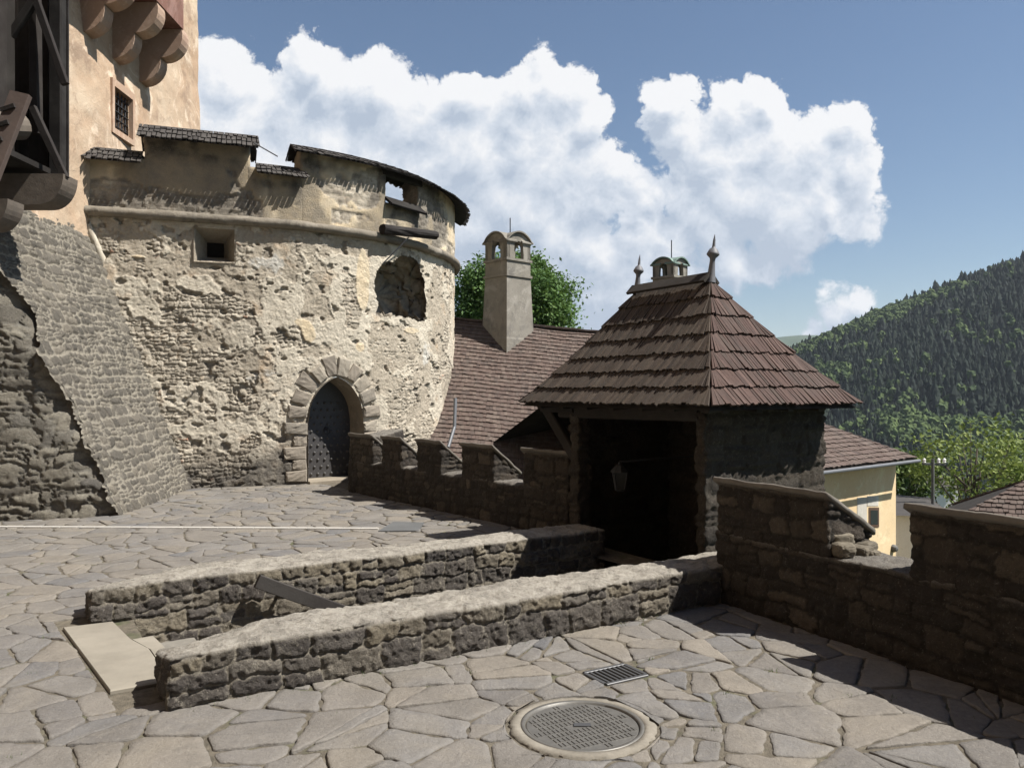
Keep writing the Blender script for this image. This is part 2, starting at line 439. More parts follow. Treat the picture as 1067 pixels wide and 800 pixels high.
def tower_mat():
    m, nt, b = new_mat('weathered_tower_plaster'); k = NB(nt)
    idv, msk, pl, di, wh = k.attr('sid'), k.attr('stone'), k.attr('plast'), k.attr('dirt'), k.attr('white')
    n0 = k.noise(.8, 5, .6); n1 = k.noise(3.0, 6, .65); n2 = k.noise(24, 6, .7); n3 = k.noise(95, 5, .7); n4 = k.noise(8, 7, .72, dist=.8)
    c = k.ramp(idv, [(0, (.30, .26, .205)), (.35, (.42, .37, .295)), (.7, (.52, .46, .37)), (.97, (.60, .535, .43)), (1, (.42, .24, .16))])
    mor = k.mix(k.rng(n4, .3, .7), (.38, .325, .25), (.50, .44, .35))
    mor = k.mix(k.attr('coat'), mor, k.mix(k.rng(n1, .35, .65), (.56, .50, .40), (.64, .575, .465)))
    mor = k.mix(k.rng(k.noise(1.7, 5, .6), .57, .67, 0, .5), mor, (.54, .38, .24))
    c = k.mix(msk, mor, c)
    c = k.mix(k.rng(n2, .35, .75, 0, .55), c, k.mix(.5, c, (.06, .052, .045)))
    pc = k.mix(k.rng(n1, .35, .65), (.57, .46, .305), (.66, .56, .41))
    pc = k.mix(k.rng(n4, .56, .72, 0, .6), pc, (.40, .35, .28))
    c = k.mix(pl, c, pc)
    c = k.mix(k.math('MULTIPLY', wh, k.rng(n4, .3, .5, .4, 1.)), c, (.56, .53, .47))
    c = k.mix(k.rng(n0, .5, .75, 0, .25), c, k.mix(.6, c, (.2, .175, .145)))
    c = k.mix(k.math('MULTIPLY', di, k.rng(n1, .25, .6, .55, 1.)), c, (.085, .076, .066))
    k.l(c, b.inputs['Base Color'])
    n5 = k.noise(50, 6, .75)
    c = k.mix(k.rng(n5, .56, .7, 0, .5), c, k.mix(.65, c, (.05, .043, .035))); c = k.mix(k.rng(n5, .42, .3, 0, .35), c, (.60, .54, .44)); k.l(c, b.inputs['Base Color'])
    k.bump(b, k.math('ADD', n2, k.math('ADD', k.math('MULTIPLY', n5, .9), k.math('MULTIPLY', n3, .6))), 1., .02)
    return m
M['tower'] = tower_mat()
def plaster_mat(name, a, bb, stain, sa=.5, bs=.4, var=.45):
    m, nt, b = new_mat(name); k = NB(nt)
    n0 = k.noise(.7, 6, .62, dist=.5); n1 = k.noise(2.3, 7, .66, dist=.6); n2 = k.noise(30, 5, .7); n3 = k.noise(7, 6, .7)
    c = k.mix(k.rng(n0, .38, .62), a, bb)
    c = k.mix(k.math('MULTIPLY', k.rng(n1, .52, .66), sa), c, stain)
    n6 = k.noise(1.1, 7, .7, dist=1.2)
    c = k.mix(k.rng(n6, .54, .62, 0, var), c, tuple(min(.8, x * 1.25 + .07) for x in bb))
    c = k.mix(k.rng(n3, .58, .66, 0, .4), c, tuple(min(.8, x * 1.1 + .05) for x in bb))
    c = k.mix(k.rng(k.noise(13, 6, .75), .60, .68, 0, .5), c, tuple(x * .6 for x in stain))
    c = k.mix(k.rng(n2, .3, .8, 0, .25), c, k.mix(.5, c, (.1, .08, .06)))
    k.l(c, b.inputs['Base Color'])
    k.bump(b, k.math('ADD', n1, k.math('MULTIPLY', n2, .35)), bs, .03)
    return m
M['keep'] = plaster_mat('ochre_tower_plaster', (.41, .285, .19), (.49, .39, .285), (.27, .19, .135), .75, .9, .75)
M['corbel'] = plaster_mat('corbel_plaster', (.33, .225, .165), (.40, .29, .215), (.25, .16, .12), .5, .3)
M['redbay'] = plaster_mat('red_brown_plaster', (.17, .085, .065), (.21, .11, .085), (.12, .07, .06), .5, .3)
M['redframe'] = plaster_mat('painted_red_frame', (.38, .25, .175), (.42, .32, .235), (.40, .26, .18), .6, .3)
M['chim'] = plaster_mat('chimney_plaster', (0.1982, 0.1816, 0.1535), (0.2496, 0.2308, 0.1968), (0.1248, 0.1173, 0.1063), .7, .6)
M['yellow'] = plaster_mat('yellow_render', (.66, .49, .28), (.70, .55, .34), (.55, .42, .26), .5, .2)
M['patch'] = plaster_mat('grey_render_patch', (.46, .43, .37), (.54, .51, .45), (.36, .33, .28), .6, .4)
M['whitewash'] = plaster_mat('whitewash', (.76, .74, .70), (.82, .80, .76), (.6, .57, .52), .4, .2)

def wood_mat(name, cols, grain=(3, 3, 26), dark=.5, rough=.85):
    m, nt, b = new_mat(name); k = NB(nt)
    r = k.attr('rnd')
    c = k.ramp(r, [(i / (len(cols) - 1), s) for i, s in enumerate(cols)])
    n1 = k.noise(1.0, 6, .65, vec=k.scaled(*grain)); n2 = k.noise(2.5, 5, .6); n3 = k.noise(60, 4, .6)
    c = k.mix(k.rng(n1, .35, .7, 0, dark), c, k.mix(.7, c, (.012, .011, .01)))
    c = k.mix(k.rng(n2, .45, .75, 0, .45), c, k.mix(.5, c, (.10, .095, .085)))
    k.l(c, b.inputs['Base Color']); b.inputs['Roughness'].default_value = rough
    k.bump(b, k.math('ADD', n1, k.math('MULTIPLY', n3, .3)), .5, .01)
    return m
M['gateroof'] = wood_mat('split_roof_boards', [(0.0466, 0.0361, 0.0283), (0.0692, 0.0528, 0.0403), (0.0565, 0.0416, 0.0323), (0.0903, 0.0694, 0.0525), (0.0527, 0.0327, 0.0270), (0.0790, 0.0472, 0.0377), (0.0640, 0.0375, 0.0309), (0.1016, 0.0639, 0.0525)], grain=(22, 22, 5))
M['shingle'] = wood_mat('brown_shingles', [(0.0897, 0.0636, 0.0534), (0.1248, 0.0899, 0.0741), (0.1053, 0.0734, 0.0615), (0.1482, 0.1123, 0.0926), (0.0780, 0.0569, 0.0489)], grain=(18, 18, 6), dark=.35)
M['darkshingle'] = wood_mat('dark_tarred_shingles', [(.045, .040, .037), (.06, .054, .05), (.075, .068, .062), (.05, .045, .042)], grain=(18, 18, 6), dark=.4)
M['oldwood'] = wood_mat('dark_old_timber', [(.012, .010, .009), (.022, .018, .015), (.016, .013, .012), (.028, .022, .019)], grain=(9, 9, 9), dark=.5)
M['stair_timber'] = wood_mat('worn_brown_timber', [(.085, .062, .052), (.075, .056, .048)], grain=(9, 9, 9), dark=.4)
M['log'] = wood_mat('grey_log_wood', [(.11, .09, .072), (.14, .115, .092)], grain=(9, 9, 9), dark=.5)
M['rail'] = wood_mat('handrail_timber', [(.03, .026, .024), (.04, .035, .032)], grain=(9, 9, 9), dark=.3)
M['beam'] = wood_mat('sooty_timber', [(.022, .018, .015), (.032, .026, .021)], grain=(9, 9, 9), dark=.5)

def plain(name, col, rough=.6, metal=0., spec=.4, var=.25, scale=30, bs=.2):
    m, nt, b = new_mat(name); k = NB(nt)
    n = k.noise(scale, 5, .65); n2 = k.noise(scale * .17, 4, .6)
    c = k.mix(k.rng(n, .3, .7, 0, var), col, tuple(x * .45 for x in col))
    c = k.mix(k.rng(n2, .45, .7, 0, var), c, tuple(min(1, x * 1.5 + .02) for x in col))
    k.l(c, b.inputs['Base Color'])
    b.inputs['Roughness'].default_value = rough; b.inputs['Metallic'].default_value = metal; b.inputs['Specular IOR Level'].default_value = spec
    k.bump(b, n, bs, .004)
    return m
M['iron'] = plain('black_iron', (.03, .03, .032), .5, .3)
M['doorwood'] = plain('door_iron_plate', (.055, .052, .052), .55, .2, .5)
M['stud'] = plain('door_stud_iron', (.09, .087, .085), .45, .4)
M['castiron'] = plain('cast_iron_cover', (.135, .128, .115), .5, .35, .5, .35, 60)
M['grate'] = plain('drain_grate_iron', (.09, .09, .092), .5, .4)
M['void'] = plain('drain_pit', (.006, .006, .006), 1., 0, 0)
M['concrete'] = plain('concrete_collar', (.20, .18, .148), .95, 0, .2, .4, 40, .8)
M['slab'] = plain('pale_sandstone_slab', (.225, .203, .165), .85, 0, .25, .34, 7, .4)
M['whiteline'] = plain('pale_stone_channel', (.42, .40, .365), .8, 0, .25, .2, 40, .4)
M['greyslab'] = plain('blue_grey_slab', (.10, .102, .102), .8, 0, .25, .25, 12, .4)
M['zinc'] = plain('zinc_sheet', (.14, .145, .155), .55, .3, .5, .2, 12, .1)
M['lead'] = plain('finial_lead', (.13, .13, .14), .6, .15, .4, .3, 40)
M['copper'] = plain('green_copper', (.17, .235, .205), .7, .1, .3, .3, 20)
M['recess_dark'] = plain('dark_recess_panel', (.02, .018, .016), 1., 0, 0.1)  # near-black panel standing in for the dark inside the tower window
M['glass_dark'] = plain('dark_window_glass', (.02, .022, .024), .15, 0, .5, .1, 5, 0)
M['brownframe'] = plain('brown_window_frame', (.09, .05, .03), .6)
M['pane_lamp'] = plain('lantern_glass', (.022, .022, .02), .3, 0, .5)
M['polegrey'] = plain('grey_pole', (.11, .11, .105), .7)

# ------------------------------------------------------------------ relief walls
def resample_closed(poly, res):
    p = np.asarray(poly, float); q = np.vstack([p, p[:1]]); seg = np.linalg.norm(np.diff(q, axis=0), axis=1); cum = np.concatenate([[0], np.cumsum(seg)])
    n = max(8, int(cum[-1] / res)); t = np.arange(n) * cum[-1] / n
    return np.stack([np.interp(t, cum, q[:, i]) for i in (0, 1)], -1), t
def seg_project(P, line):
    best = None; bd = None
    line = np.asarray(line, float)
    for a, b in zip(line[:-1], line[1:]):
        d = b - a; t = np.clip(((P - a) @ d) / max(d @ d, 1e-9), 0, 1); q = a + t[:, None] * d
        dd = ((P - q) ** 2).sum(1)
        if best is None: best, bd = q, dd
        else:
            m = dd < bd; best = np.where(m[:, None], q, best); bd = np.where(m, dd, bd)
    return best
def relief_prism(name, poly, medial, z0, ztop, mat, parent, res=.02, style=None, prot=.03, rough=.01, topamp=.012, cap=8, smooth_it=3, seed=1, s_off=0., zc=0.):
    """closed footprint poly (CCW) raised from z0 to ztop(P); sides carry masonry relief"""
    C, s = resample_closed(poly, res)
    for _ in range(smooth_it): C = .5 * C + .25 * (np.roll(C, 1, 0) + np.roll(C, -1, 0))
    T = np.roll(C, -1, 0) - np.roll(C, 1, 0); T /= np.linalg.norm(T, axis=1)[:, None]
    Nn = np.stack([T[:, 1], -T[:, 0]], -1)
    n = len(C)
    zt = ztop(C)
    J = max(3, int((zt.max() - z0) / res) + 1)
    jj = np.linspace(0, 1, J)
    Z = z0 + (zt[:, None] - z0) * jj[None, :]
    S = np.repeat((s + s_off)[:, None], J, 1)
    st = style or {}
    h, mk, idv = rubble(S, Z + zc, seed, **st)
    Pn = np.stack([np.repeat(C[:, :1], J, 1), np.repeat(C[:, 1:], J, 1), Z], -1)
    d = prot * (h - .55) + rough * (fbm(Pn * 22, 4, seed, .62) - .5) * 2.2 - .5 * rough * np.abs(fbm(Pn * 13, 3, seed + 40) - .5) * 4 * mk + rough * 1.6 * (fbm(Pn * 4.5, 3, seed + 5) - .5)
    chip = fbm(Pn * 9 + hsh((idv * 9999).astype(np.int64), 1, 1, seed)[..., None] * 40, 3, seed + 70, .6)
    d = d - .7 * rough * sst(.5, .62, chip) * mk + .5 * rough * (np.abs(chip - .5) * -4 + .5)
    edge = sst(0, 1, (zt[:, None] - Z) / max(.012, res * 1.3))       # round the top arris
    d = d - (1 - edge) * .012
    V = Pn.copy(); V[..., 0] += Nn[:, None, 0] * d; V[..., 1] += Nn[:, None, 1] * d
    wr = vnoise(Pn[:, -1] * 9, seed + 2)
    V[:, -1, 2] += (wr - .5) * topamp
    tops = [V]; st_m = [mk]; st_i = [idv]; tp = [np.zeros_like(mk)]
    rim = V[:, -1].copy(); med = seg_project(C, medial)
    capv = []
    for k in range(1, cap + 1):
        f = k / cap
        xy = rim[:, :2] * (1 - f) + med * f
        z = ztop(xy) + topamp * 2.2 * (fbm(P3(xy[:, 0], xy[:, 1], 3.) * 14, 4, seed + 8) - .5) + topamp * 1.5 * (fbm(P3(xy[:, 0], xy[:, 1], 9.) * 4, 2, seed + 8) - .5) + .006 * min(1, f * 3)
        capv.append(np.stack([xy[:, 0], xy[:, 1], z], -1))
    V = np.concatenate([V, np.stack(capv, 1)], 1)
    JJ = J + cap
    capmask = np.zeros((n, cap)); capid = hsh(np.arange(n)[:, None] + np.zeros((1, cap), np.int64), 5, 0, seed)
    mk = np.concatenate([mk, capmask], 1); idv = np.concatenate([idv, capid], 1)
    top = np.concatenate([np.clip(1 - (zt[:, None] - Z) / .03, 0, 1), np.ones((n, cap))], 1)
    mk = mk * (1 - top)
    # open bottom, closed top (medial points of both sides coincide)
    F4 = grid_faces(n, JJ, wrap=True)
    return mesh_np(name, V.reshape(-1, 3), F4, mat, parent, {'stone': mk.ravel(), 'sid': idv.ravel(), 'top': top.ravel()})
def box_poly(A, B, w0, w1):
    """footprint between A and B, from w0 to w1 to the LEFT of A->B ; CCW"""
    A = Vector(A); B = Vector(B); d = (B - A).normalized(); l = Vector((-d.y, d.x))
    p = [A + l * w0, B + l * w0, B + l * w1, A + l * w1]
    m = (w0 + w1) / 2; t = abs(w1 - w0) / 2; L = (B - A).length; t = min(t, L * .49)
    return [tuple(x) for x in p], [tuple(A + d * t + l * m), tuple(B - d * t + l * m)]
def const(z): return lambda P: np.full(len(P), float(z))

# frame of the sunken passage: a runs along the low walls, b across them
D = Vector((.848, .530)); NN = Vector((-.530, .848))
def ab(a, b, z=0.): return Vector((D.x * a + NN.x * b, D.y * a + NN.y * b, z))
def ab2(a, b): return (D.x * a + NN.x * b, D.y * a + NN.y * b)

# ================================================================== SETTING
# ---- distant terrain
def hills():
    def zr(X): return 24 + .40 * (X - 205)
    def height(X, Y):
        base = -26 - 30 * sst(30, 200, Y) 
        rid = np.minimum(zr(X), 230)
        hill = sst(230, 640, Y) ** .9 * sst(-60, 330, X) ** .0
        z = base + (np.maximum(rid, -40) - base) * hill + 10 * (fbm(P3(X * .012, Y * .012), 3, 5) - .5) * sst(220, 320, Y)
        return np.where(Y > 640, z - (Y - 640) * .25, z)
    xs = np.linspace(-300, 900, 121); ys = np.concatenate([np.linspace(14, 200, 30), np.linspace(210, 1000, 80)])
    X, Y = np.meshgrid(xs, ys, indexing='ij'); Z = height(X, Y)
    V = np.stack([X, Y, Z], -1).reshape(-1, 3)
    m, nt, b = new_mat('hill_ground'); k = NB(nt)
    c = k.ramp(k.noise(.02, 6), [(.3, (.025, .04, .018)), (.7, (.05, .075, .028))]); k.l(c, b.inputs['Base Color'])
    mesh_np('hill', V, grid_faces(len(xs), len(ys)), m, structure=True)
    # far ridge
    xs2 = np.linspace(-2500, 3500, 90); ys2 = np.linspace(2000, 3600, 30)
    X2, Y2 = np.meshgrid(xs2, ys2, indexing='ij')
    Z2 = -60 + (175 * np.exp(-((X2 - 1050) / 620.) ** 2) + 90) * np.sin(np.clip((Y2 - 2000) / 1600, 0, 1) * math.pi) + 30 * (fbm(P3(X2 * .004, Y2 * .004), 4, 2) - .5)
    m2, nt, b = new_mat('far_wooded_ridge'); k = NB(nt)
    c = k.ramp(k.noise(.05, 6, .7), [(.35, (.03, .05, .025)), (.65, (.06, .09, .04))]); k.l(c, b.inputs['Base Color'])
    mesh_np('far_ridge', np.stack([X2, Y2, Z2], -1).reshape(-1, 3), grid_faces(len(xs2), len(ys2)), m2, structure=True)
    # valley floor to the horizon
    xs3 = np.linspace(-6000, 6000, 40); ys3 = np.linspace(-3000, 9000, 40)
    X3, Y3 = np.meshgrid(xs3, ys3, indexing='ij')
    mesh_np('valley_ground', np.stack([X3, Y3, np.full_like(X3, -62.)], -1).reshape(-1, 3), grid_faces(40, 40), m, structure=True)
    # the castle rock under the buildings
    th = np.linspace(0, 2 * math.pi, 61)[:-1]
    rr = np.array([6, 12, 20, 32, 46, 70]); zz = np.array([-7.5, -7.5, -8.5, -14, -24, -66])
    V = np.array([[2 + r * math.cos(t), 9 + r * 1.0 * math.sin(t), z + 1.5 * math.sin(3 * t + r)] for t in th for r, z in zip(rr, zz)])
    V = np.vstack([V, [[2, 9, -7.5]]])
    f3 = np.array([[len(V) - 1, i * 6, ((i + 1) % 60) * 6] for i in range(60)])
    mesh_np('castle_hill_ground', V, [grid_faces(60, 6, wrap=True)[:, ::-1], f3], m, structure=True)

    # forest: a mass of conifers with clumps of broadleaf trees
    r = np.random.default_rng(4)
    pts = []
    step = 3.5
    for gy in np.arange(235, 655, step):
        x0 = max(-20, gy * .22); x1 = gy * .80 + 20
        gx = np.arange(x0, x1, step); 
        pts.append(np.stack([gx + r.uniform(-2, 2, len(gx)), np.full(len(gx), gy) + r.uniform(-2, 2, len(gx))], -1))
    p = np.concatenate(pts); z = height(p[:, 0], p[:, 1])
    n = len(p)
    dn = fbm(P3(p[:, 0] * .018, p[:, 1] * .018, 3.), 3, 8) + .10 * (r.random(n) - .5)
    u = CX + p[:, 0] / p[:, 1] * F; v = HZ - (z + 8 - EYE) / p[:, 1] * F
    light = (np.exp(-((u - 930) / 42.) ** 2 - ((v - 425) / 24.) ** 2) + .8 * np.exp(-((u - 870) / 30.) ** 2 - ((v - 385) / 10.) ** 2)
             + .5 * np.exp(-((u - 1020) / 30.) ** 2 - ((v - 345) / 12.) ** 2) + .6 * np.exp(-((u - 980) / 60.) ** 2 - ((v - 460) / 12.) ** 2))
    dec = (dn + .33 * light > .64) | (r.random(n) < .03 + .3 * light)
    Vs, F3s, A, base = [], [], [], 0
    seg = 7
    for idx in np.where(~dec)[0]:
        x, y = p[idx]; H = r.uniform(5, 10) * (1.4 if r.random() < .14 else 1); rad = H * r.uniform(.25, .36)
        tiers = 4; vv = []; ff = []
        a0 = r.uniform(0, 6); col = r.random() * .5
        for t in range(tiers):
            zb = H * (.12 + .21 * t); ztp = H * min(1., .12 + .21 * t + .42) if t < tiers - 1 else H
            rb = rad * (1 - .78 * t / tiers)
            b0 = len(vv)
            an = a0 + t + np.arange(seg) * 2 * math.pi / seg
            rj = rb * r.uniform(.6, 1.15, seg); zj = zb + r.uniform(-.06, .04, seg) * H
            vv += [(x + math.cos(q) * w, y + math.sin(q) * w, z[idx] + g) for q, w, g in zip(an, rj, zj)]
            vv.append((x + r.uniform(-.1, .1), y, z[idx] + ztp))
            ff += [[b0 + k, b0 + (k + 1) % seg, b0 + seg] for k in range(seg)]
        Vs.append(np.array(vv)); F3s.append(np.array(ff) + base); A.append(np.full(len(vv), col)); base += len(vv)
    ico = bmesh.new(); bmesh.ops.create_icosphere(ico, subdivisions=2, radius=1)
    iv = np.array([w.co[:] for w in ico.verts]); ifc = np.array([[w.index for w in f.verts] for f in ico.faces]); ico.free()
    for idx in np.where(dec)[0]:
        x, y = p[idx]
        for _ in range(4):
            H = r.uniform(2.2, 4.4); w = iv * (1 + .95 * (r.random((len(iv), 1)) - .5)) * np.array([H * .50, H * .50, H * .62])
            ox, oy, oz = r.uniform(-2., 2.), r.uniform(-2., 2.), r.uniform(.5, 4.8)
            Vs.append(w + np.array([x + ox, y + oy, z[idx] + H * .75 + oz])); F3s.append(ifc + base); A.append(np.full(len(iv), .62 + .38 * r.random())); base += len(iv)
    m3, nt, b = new_mat('forest_foliage'); k = NB(nt)
    c = k.ramp(k.attr('rnd'), [(0, (.007, .014, .011)), (.5, (.019, .031, .018)), (.62, (.030, .052, .018)), (1, (.10, .14, .042))])
    c = k.mix(k.rng(k.noise(.5, 6, .7), .35, .7, 0, .6), c, k.mix(.6, c, (.006, .010, .006)))
    k.l(c, b.inputs['Base Color'])
    fo = mesh_np('forest', np.concatenate(Vs), np.concatenate(F3s), m3, attrs={'rnd': np.concatenate(A)}, smooth=False)
    fo['kind'] = 'stuff'; fo['label'] = 'dark conifer forest with pale green broadleaf clumps covering the hillside'; fo['category'] = 'forest'
hills()

# ---- courtyard mass and paving
Q0 = Vector((1.62, 6.34)); QE = Vector((.45, -.89)).normalized()      # inner face of the right parapet
QO = Vector((-QE.y, QE.x))                                            # outward
S0 = Vector((-2.41, 12.98)); SE = Vector((.616, -.788)).normalized()  # inner face of the battlement wall
SO = Vector((-SE.y, SE.x))
MAN = Vector((.35, 3.97)); DRC = Vector((.61, 4.70))
DRX = Vector((.86, .51)).normalized(); DRY = Vector((-DRX.y, DRX.x))
def clip(poly, nx, ny, c):
    """keep nx*x+ny*y<=c"""
    out = []
    n = len(poly)
    for i in range(n):
        p, q = poly[i], poly[(i + 1) % n]
        dp = nx * p[0] + ny * p[1] - c; dq = nx * q[0] + ny * q[1] - c
        if dp <= 0: out.append(p)
        if (dp < 0 < dq) or (dq < 0 < dp):
            t = dp / (dp - dq); out.append((p[0] + (q[0] - p[0]) * t, p[1] + (q[1] - p[1]) * t))
    return out
def area(p): return .5 * sum(p[i][0] * p[(i + 1) % len(p)][1] - p[(i + 1) % len(p)][0] * p[i][1] for i in range(len(p)))
def paving():
    r = random.Random(3)
    # jittered cells, then random splits: quarry-cut crazy paving
    cells = []
    gs = .345
    pts = []
    ix0, ix1, iy0, iy1 = -28, 17, -8, 55
    P = {}
    for i in range(ix0, ix1):
        for j in range(iy0, iy1):
            if r.random() < .25: continue
            if (i * gs) < -.75 * max(j * gs * .86, 0) - 2.6: continue
            P[(i, j)] = ((i + .5 + r.uniform(-.46, .46)) * gs, (j + .5 + r.uniform(-.46, .46)) * gs * 0.86)
    def split(poly, depth):
        a = abs(area(poly))
        if depth <= 0 or a < .05: return [poly]
        pr = .97 if a > .17 else .66 if a > .10 else .22
        if r.random() > pr: return [poly]
        cx = sum(q[0] for q in poly) / len(poly) + r.uniform(-.06, .06); cy = sum(q[1] for q in poly) / len(poly) + r.uniform(-.06, .06)
        an = r.uniform(0, math.pi); nx, ny = math.cos(an), math.sin(an); c = nx * cx + ny * cy
        A, B = clip(poly, nx, ny, c), clip(poly, -nx, -ny, -c)
        if len(A) < 3 or len(B) < 3 or min(abs(area(A)), abs(area(B))) < .02: return [poly]
        return split(A, depth - 1) + split(B, depth - 1)
    for (i, j), s in P.items():
        poly = [(s[0] - 1, s[1] - 1), (s[0] + 1, s[1] - 1), (s[0] + 1, s[1] + 1), (s[0] - 1, s[1] + 1)]
        for di in range(-3, 4):
            for dj in range(-3, 4):
                q = P.get((i + di, j + dj))
                if q is None or (di == 0 and dj == 0): continue
                nx, ny = q[0] - s[0], q[1] - s[1]
                c = (q[0] ** 2 + q[1] ** 2 - s[0] ** 2 - s[1] ** 2) / 2
                poly = clip(poly, nx, ny, c)
                if len(poly) < 3: break
            if len(poly) < 3: break
        if len(poly) >= 3: cells += split(poly, 3)
    out = []
    def subtract_sector(p):
        # cut stones that meet the drain or the manhole so that they fit round it
        def halfs(poly, lines):
            res = [poly]
            for (nx, ny, c) in lines:
                nxt = []
                for q in res:
                    for w in (clip(q, nx, ny, c), clip(q, -nx, -ny, -c)):
                        if len(w) >= 3 and abs(area(w)) > .003: nxt.append(w)
                res = nxt
            return res
        ds = min(math.hypot(x - MAN.x, y - MAN.y) for x, y in p); cc = np.mean(p, 0)
        if ds < .6 and math.hypot(cc[0] - MAN.x, cc[1] - MAN.y) < .65:
            ln = []
            for k in range(3):
                a = .5 + k * math.pi / 3; ln.append((math.cos(a), math.sin(a), math.cos(a) * MAN.x + math.sin(a) * MAN.y))
            return halfs(p, ln)
        if math.hypot(cc[0] - DRC.x, cc[1] - DRC.y) < .5:
            ln = []
            for ax, hw in ((DRX, .166), (DRY, .131)):
                for sg in (-1, 1): ln.append((ax.x, ax.y, ax.x * DRC.x + ax.y * DRC.y + sg * hw))
            return [q for q in halfs(p, ln) if not (abs((Vector(np.mean(q, 0)) - DRC).dot(DRX)) < .16 and abs((Vector(np.mean(q, 0)) - DRC).dot(DRY)) < .125)]
        return [p]
    cells = [q for p in cells for q in subtract_sector(p)]
    for p in cells:
        # outside the walls
        p = clip(p, QO.x, QO.y, QO.x * Q0.x + QO.y * Q0.y + .15)
        if len(p) < 3: continue
        p = clip(p, SO.x, SO.y, SO.x * S0.x + SO.y * S0.y + .15)
        if len(p) < 3: continue
        aa = [D.x * x + D.y * y for x, y in p]; bb = [NN.x * x + NN.y * y for x, y in p]
        if max(aa) > .25 and max(bb) > 4.62 and min(bb) < 6.66:
            for q in (clip(p, NN.x, NN.y, 4.62), clip(p, -NN.x, -NN.y, -6.66)):
                if len(q) >= 3 and abs(area(q)) > .004: out.append(q)
            q = clip(clip(p, -NN.x, -NN.y, -4.62), NN.x, NN.y, 6.66)
            kx, ky = D.x + .106 * NN.x, D.y + .106 * NN.y
            q = clip(q, kx, ky, .275 + .106 * 6.41) if len(q) > 2 else []
            if len(q) >= 3 and abs(area(q)) > .004: out.append(q)
        else: out.append(p)
    VV, F4, F3, A, n0 = [], [], [], [], 0
    for p in out:
        a = area(p)
        if abs(a) < .006: continue
        if a < 0: p = p[::-1]
        c = np.mean(p, 0)
        near = 2.0 < c[1] < 7.2
        gap = r.uniform(.002, .010)
        q = list(p)
        for i in range(len(p)):
            x0, y0 = p[i]; x1, y1 = p[(i + 1) % len(p)]
            L = math.hypot(x1 - x0, y1 - y0)
            if L < 1e-4: continue
            nx, ny = (y1 - y0) / L, -(x1 - x0) / L
            g = gap * r.uniform(.3, 2.0)
            q = clip(q, nx, ny, nx * x0 + ny * y0 - g)
            if len(q) < 3: break
        if len(q) < 3: continue
        C, s = resample_closed(q, .022 if near else .05)
        if len(C) < 8: continue
        for _ in range(1): C = .5 * C + .25 * (np.roll(C, 1, 0) + np.roll(C, -1, 0))
        c = C.mean(0)
        nz = (fbm(P3(C[:, 0] * 11, C[:, 1] * 11), 4, 4, .6)[:, None] - .5) * .045 * np.array([[1, 1]])
        C = C + (C - c) / np.maximum(np.linalg.norm(C - c, axis=1), .02)[:, None] * nz
        # keep clear of the manhole collar and drain
        dm = C - np.array(MAN); rr = np.linalg.norm(dm, axis=1); inm = rr < .385
        if inm.mean() > .9: continue
        if inm.any():
            C = np.where(inm[:, None], np.array(MAN) + dm / np.maximum(rr, 1e-3)[:, None] * (.385), C)
        dd = C - np.array(DRC); ux = dd @ np.array(DRX); uy = dd @ np.array(DRY)
        ind = (abs(ux) < .165) & (abs(uy) < .13)
        if ind.mean() > .9: continue
        if ind.any():
            px_, py_ = .165 - abs(ux), .13 - abs(uy); mvx = px_ < py_
            ux2 = np.where(ind & mvx, np.sign(ux) * .165, ux); uy2 = np.where(ind & ~mvx, np.sign(uy) * .13, uy)
            C = np.array(DRC) + ux2[:, None] * np.array(DRX) + uy2[:, None] * np.array(DRY)
        c = C.mean(0); n = len(C)
        h = r.uniform(-.003, .006); tx, ty = r.uniform(-.018, .018), r.uniform(-.018, .018)
        rings = []
        for f, dz in ((1.0, -.030), (1.0, -.006), (None, -.001), (.80, 0), (.5, 0.0), (.2, 0)):
            if f is None:
                dv = C - c; l = np.linalg.norm(dv, axis=1)[:, None]; X = c + dv * np.maximum(0, (l - .005)) / np.maximum(l, 1e-4)
            else: X = c + (C - c) * f
            z = dz + h + (X[:, 0] - c[0]) * tx + (X[:, 1] - c[1]) * ty
            if dz > -.01: z = z + .010 * (fbm(P3(X[:, 0] * 7, X[:, 1] * 7, r.random() * 0 + 2), 3, 21) - .5) + .003 * (vnoise(P3(X[:, 0] * 40, X[:, 1] * 40), 3) - .5)
            rings.append(np.stack([X[:, 0], X[:, 1], z], -1))
        V = np.stack(rings, 1).reshape(-1, 3)
        V = np.vstack([V, [[c[0], c[1], h + .010 * (fbm(P3(np.array([c[0] * 7]), c[1] * 7, 2), 3, 21)[0] - .5)]]])
        F4.append(grid_faces(n, 6, wrap=True, base=n0))
        F3.append(np.array([[n0 + i * 6 + 5, n0 + ((i + 1) % n) * 6 + 5, n0 + n * 6] for i in range(n)]))
        VV.append(V); A.append(np.full(len(V), r.random())); n0 += len(V)
    m, nt, b = new_mat('flagstone'); k = NB(nt)
    idv = k.attr('rnd')
    n1 = k.noise(2.2, 6, .6); n2 = k.noise(20, 7, .68); n3 = k.noise(130, 4, .7); n4 = k.noise(6, 6, .7, dist=1.)
    c = k.ramp(idv, [(0, (0.1133, 0.1071, 0.1051)), (.15, (0.1775, 0.1606, 0.1415)), (.3, (0.1322, 0.1263, 0.1229)), (.45, (0.1964, 0.1721, 0.1415)), (.6, (0.1511, 0.1376, 0.1229)), (.75, (0.1661, 0.1569, 0.1472)), (.88, (0.1020, 0.1025, 0.1092)), (1, (0.2039, 0.1797, 0.1497))])
    c = k.mix(k.rng(n4, .35, .7, 0, .45), c, k.mix(.6, c, (.25, .225, .185)))
    c = k.mix(k.rng(n2, .4, .8, 0, .5), c, k.mix(.55, c, (.06, .055, .05)))
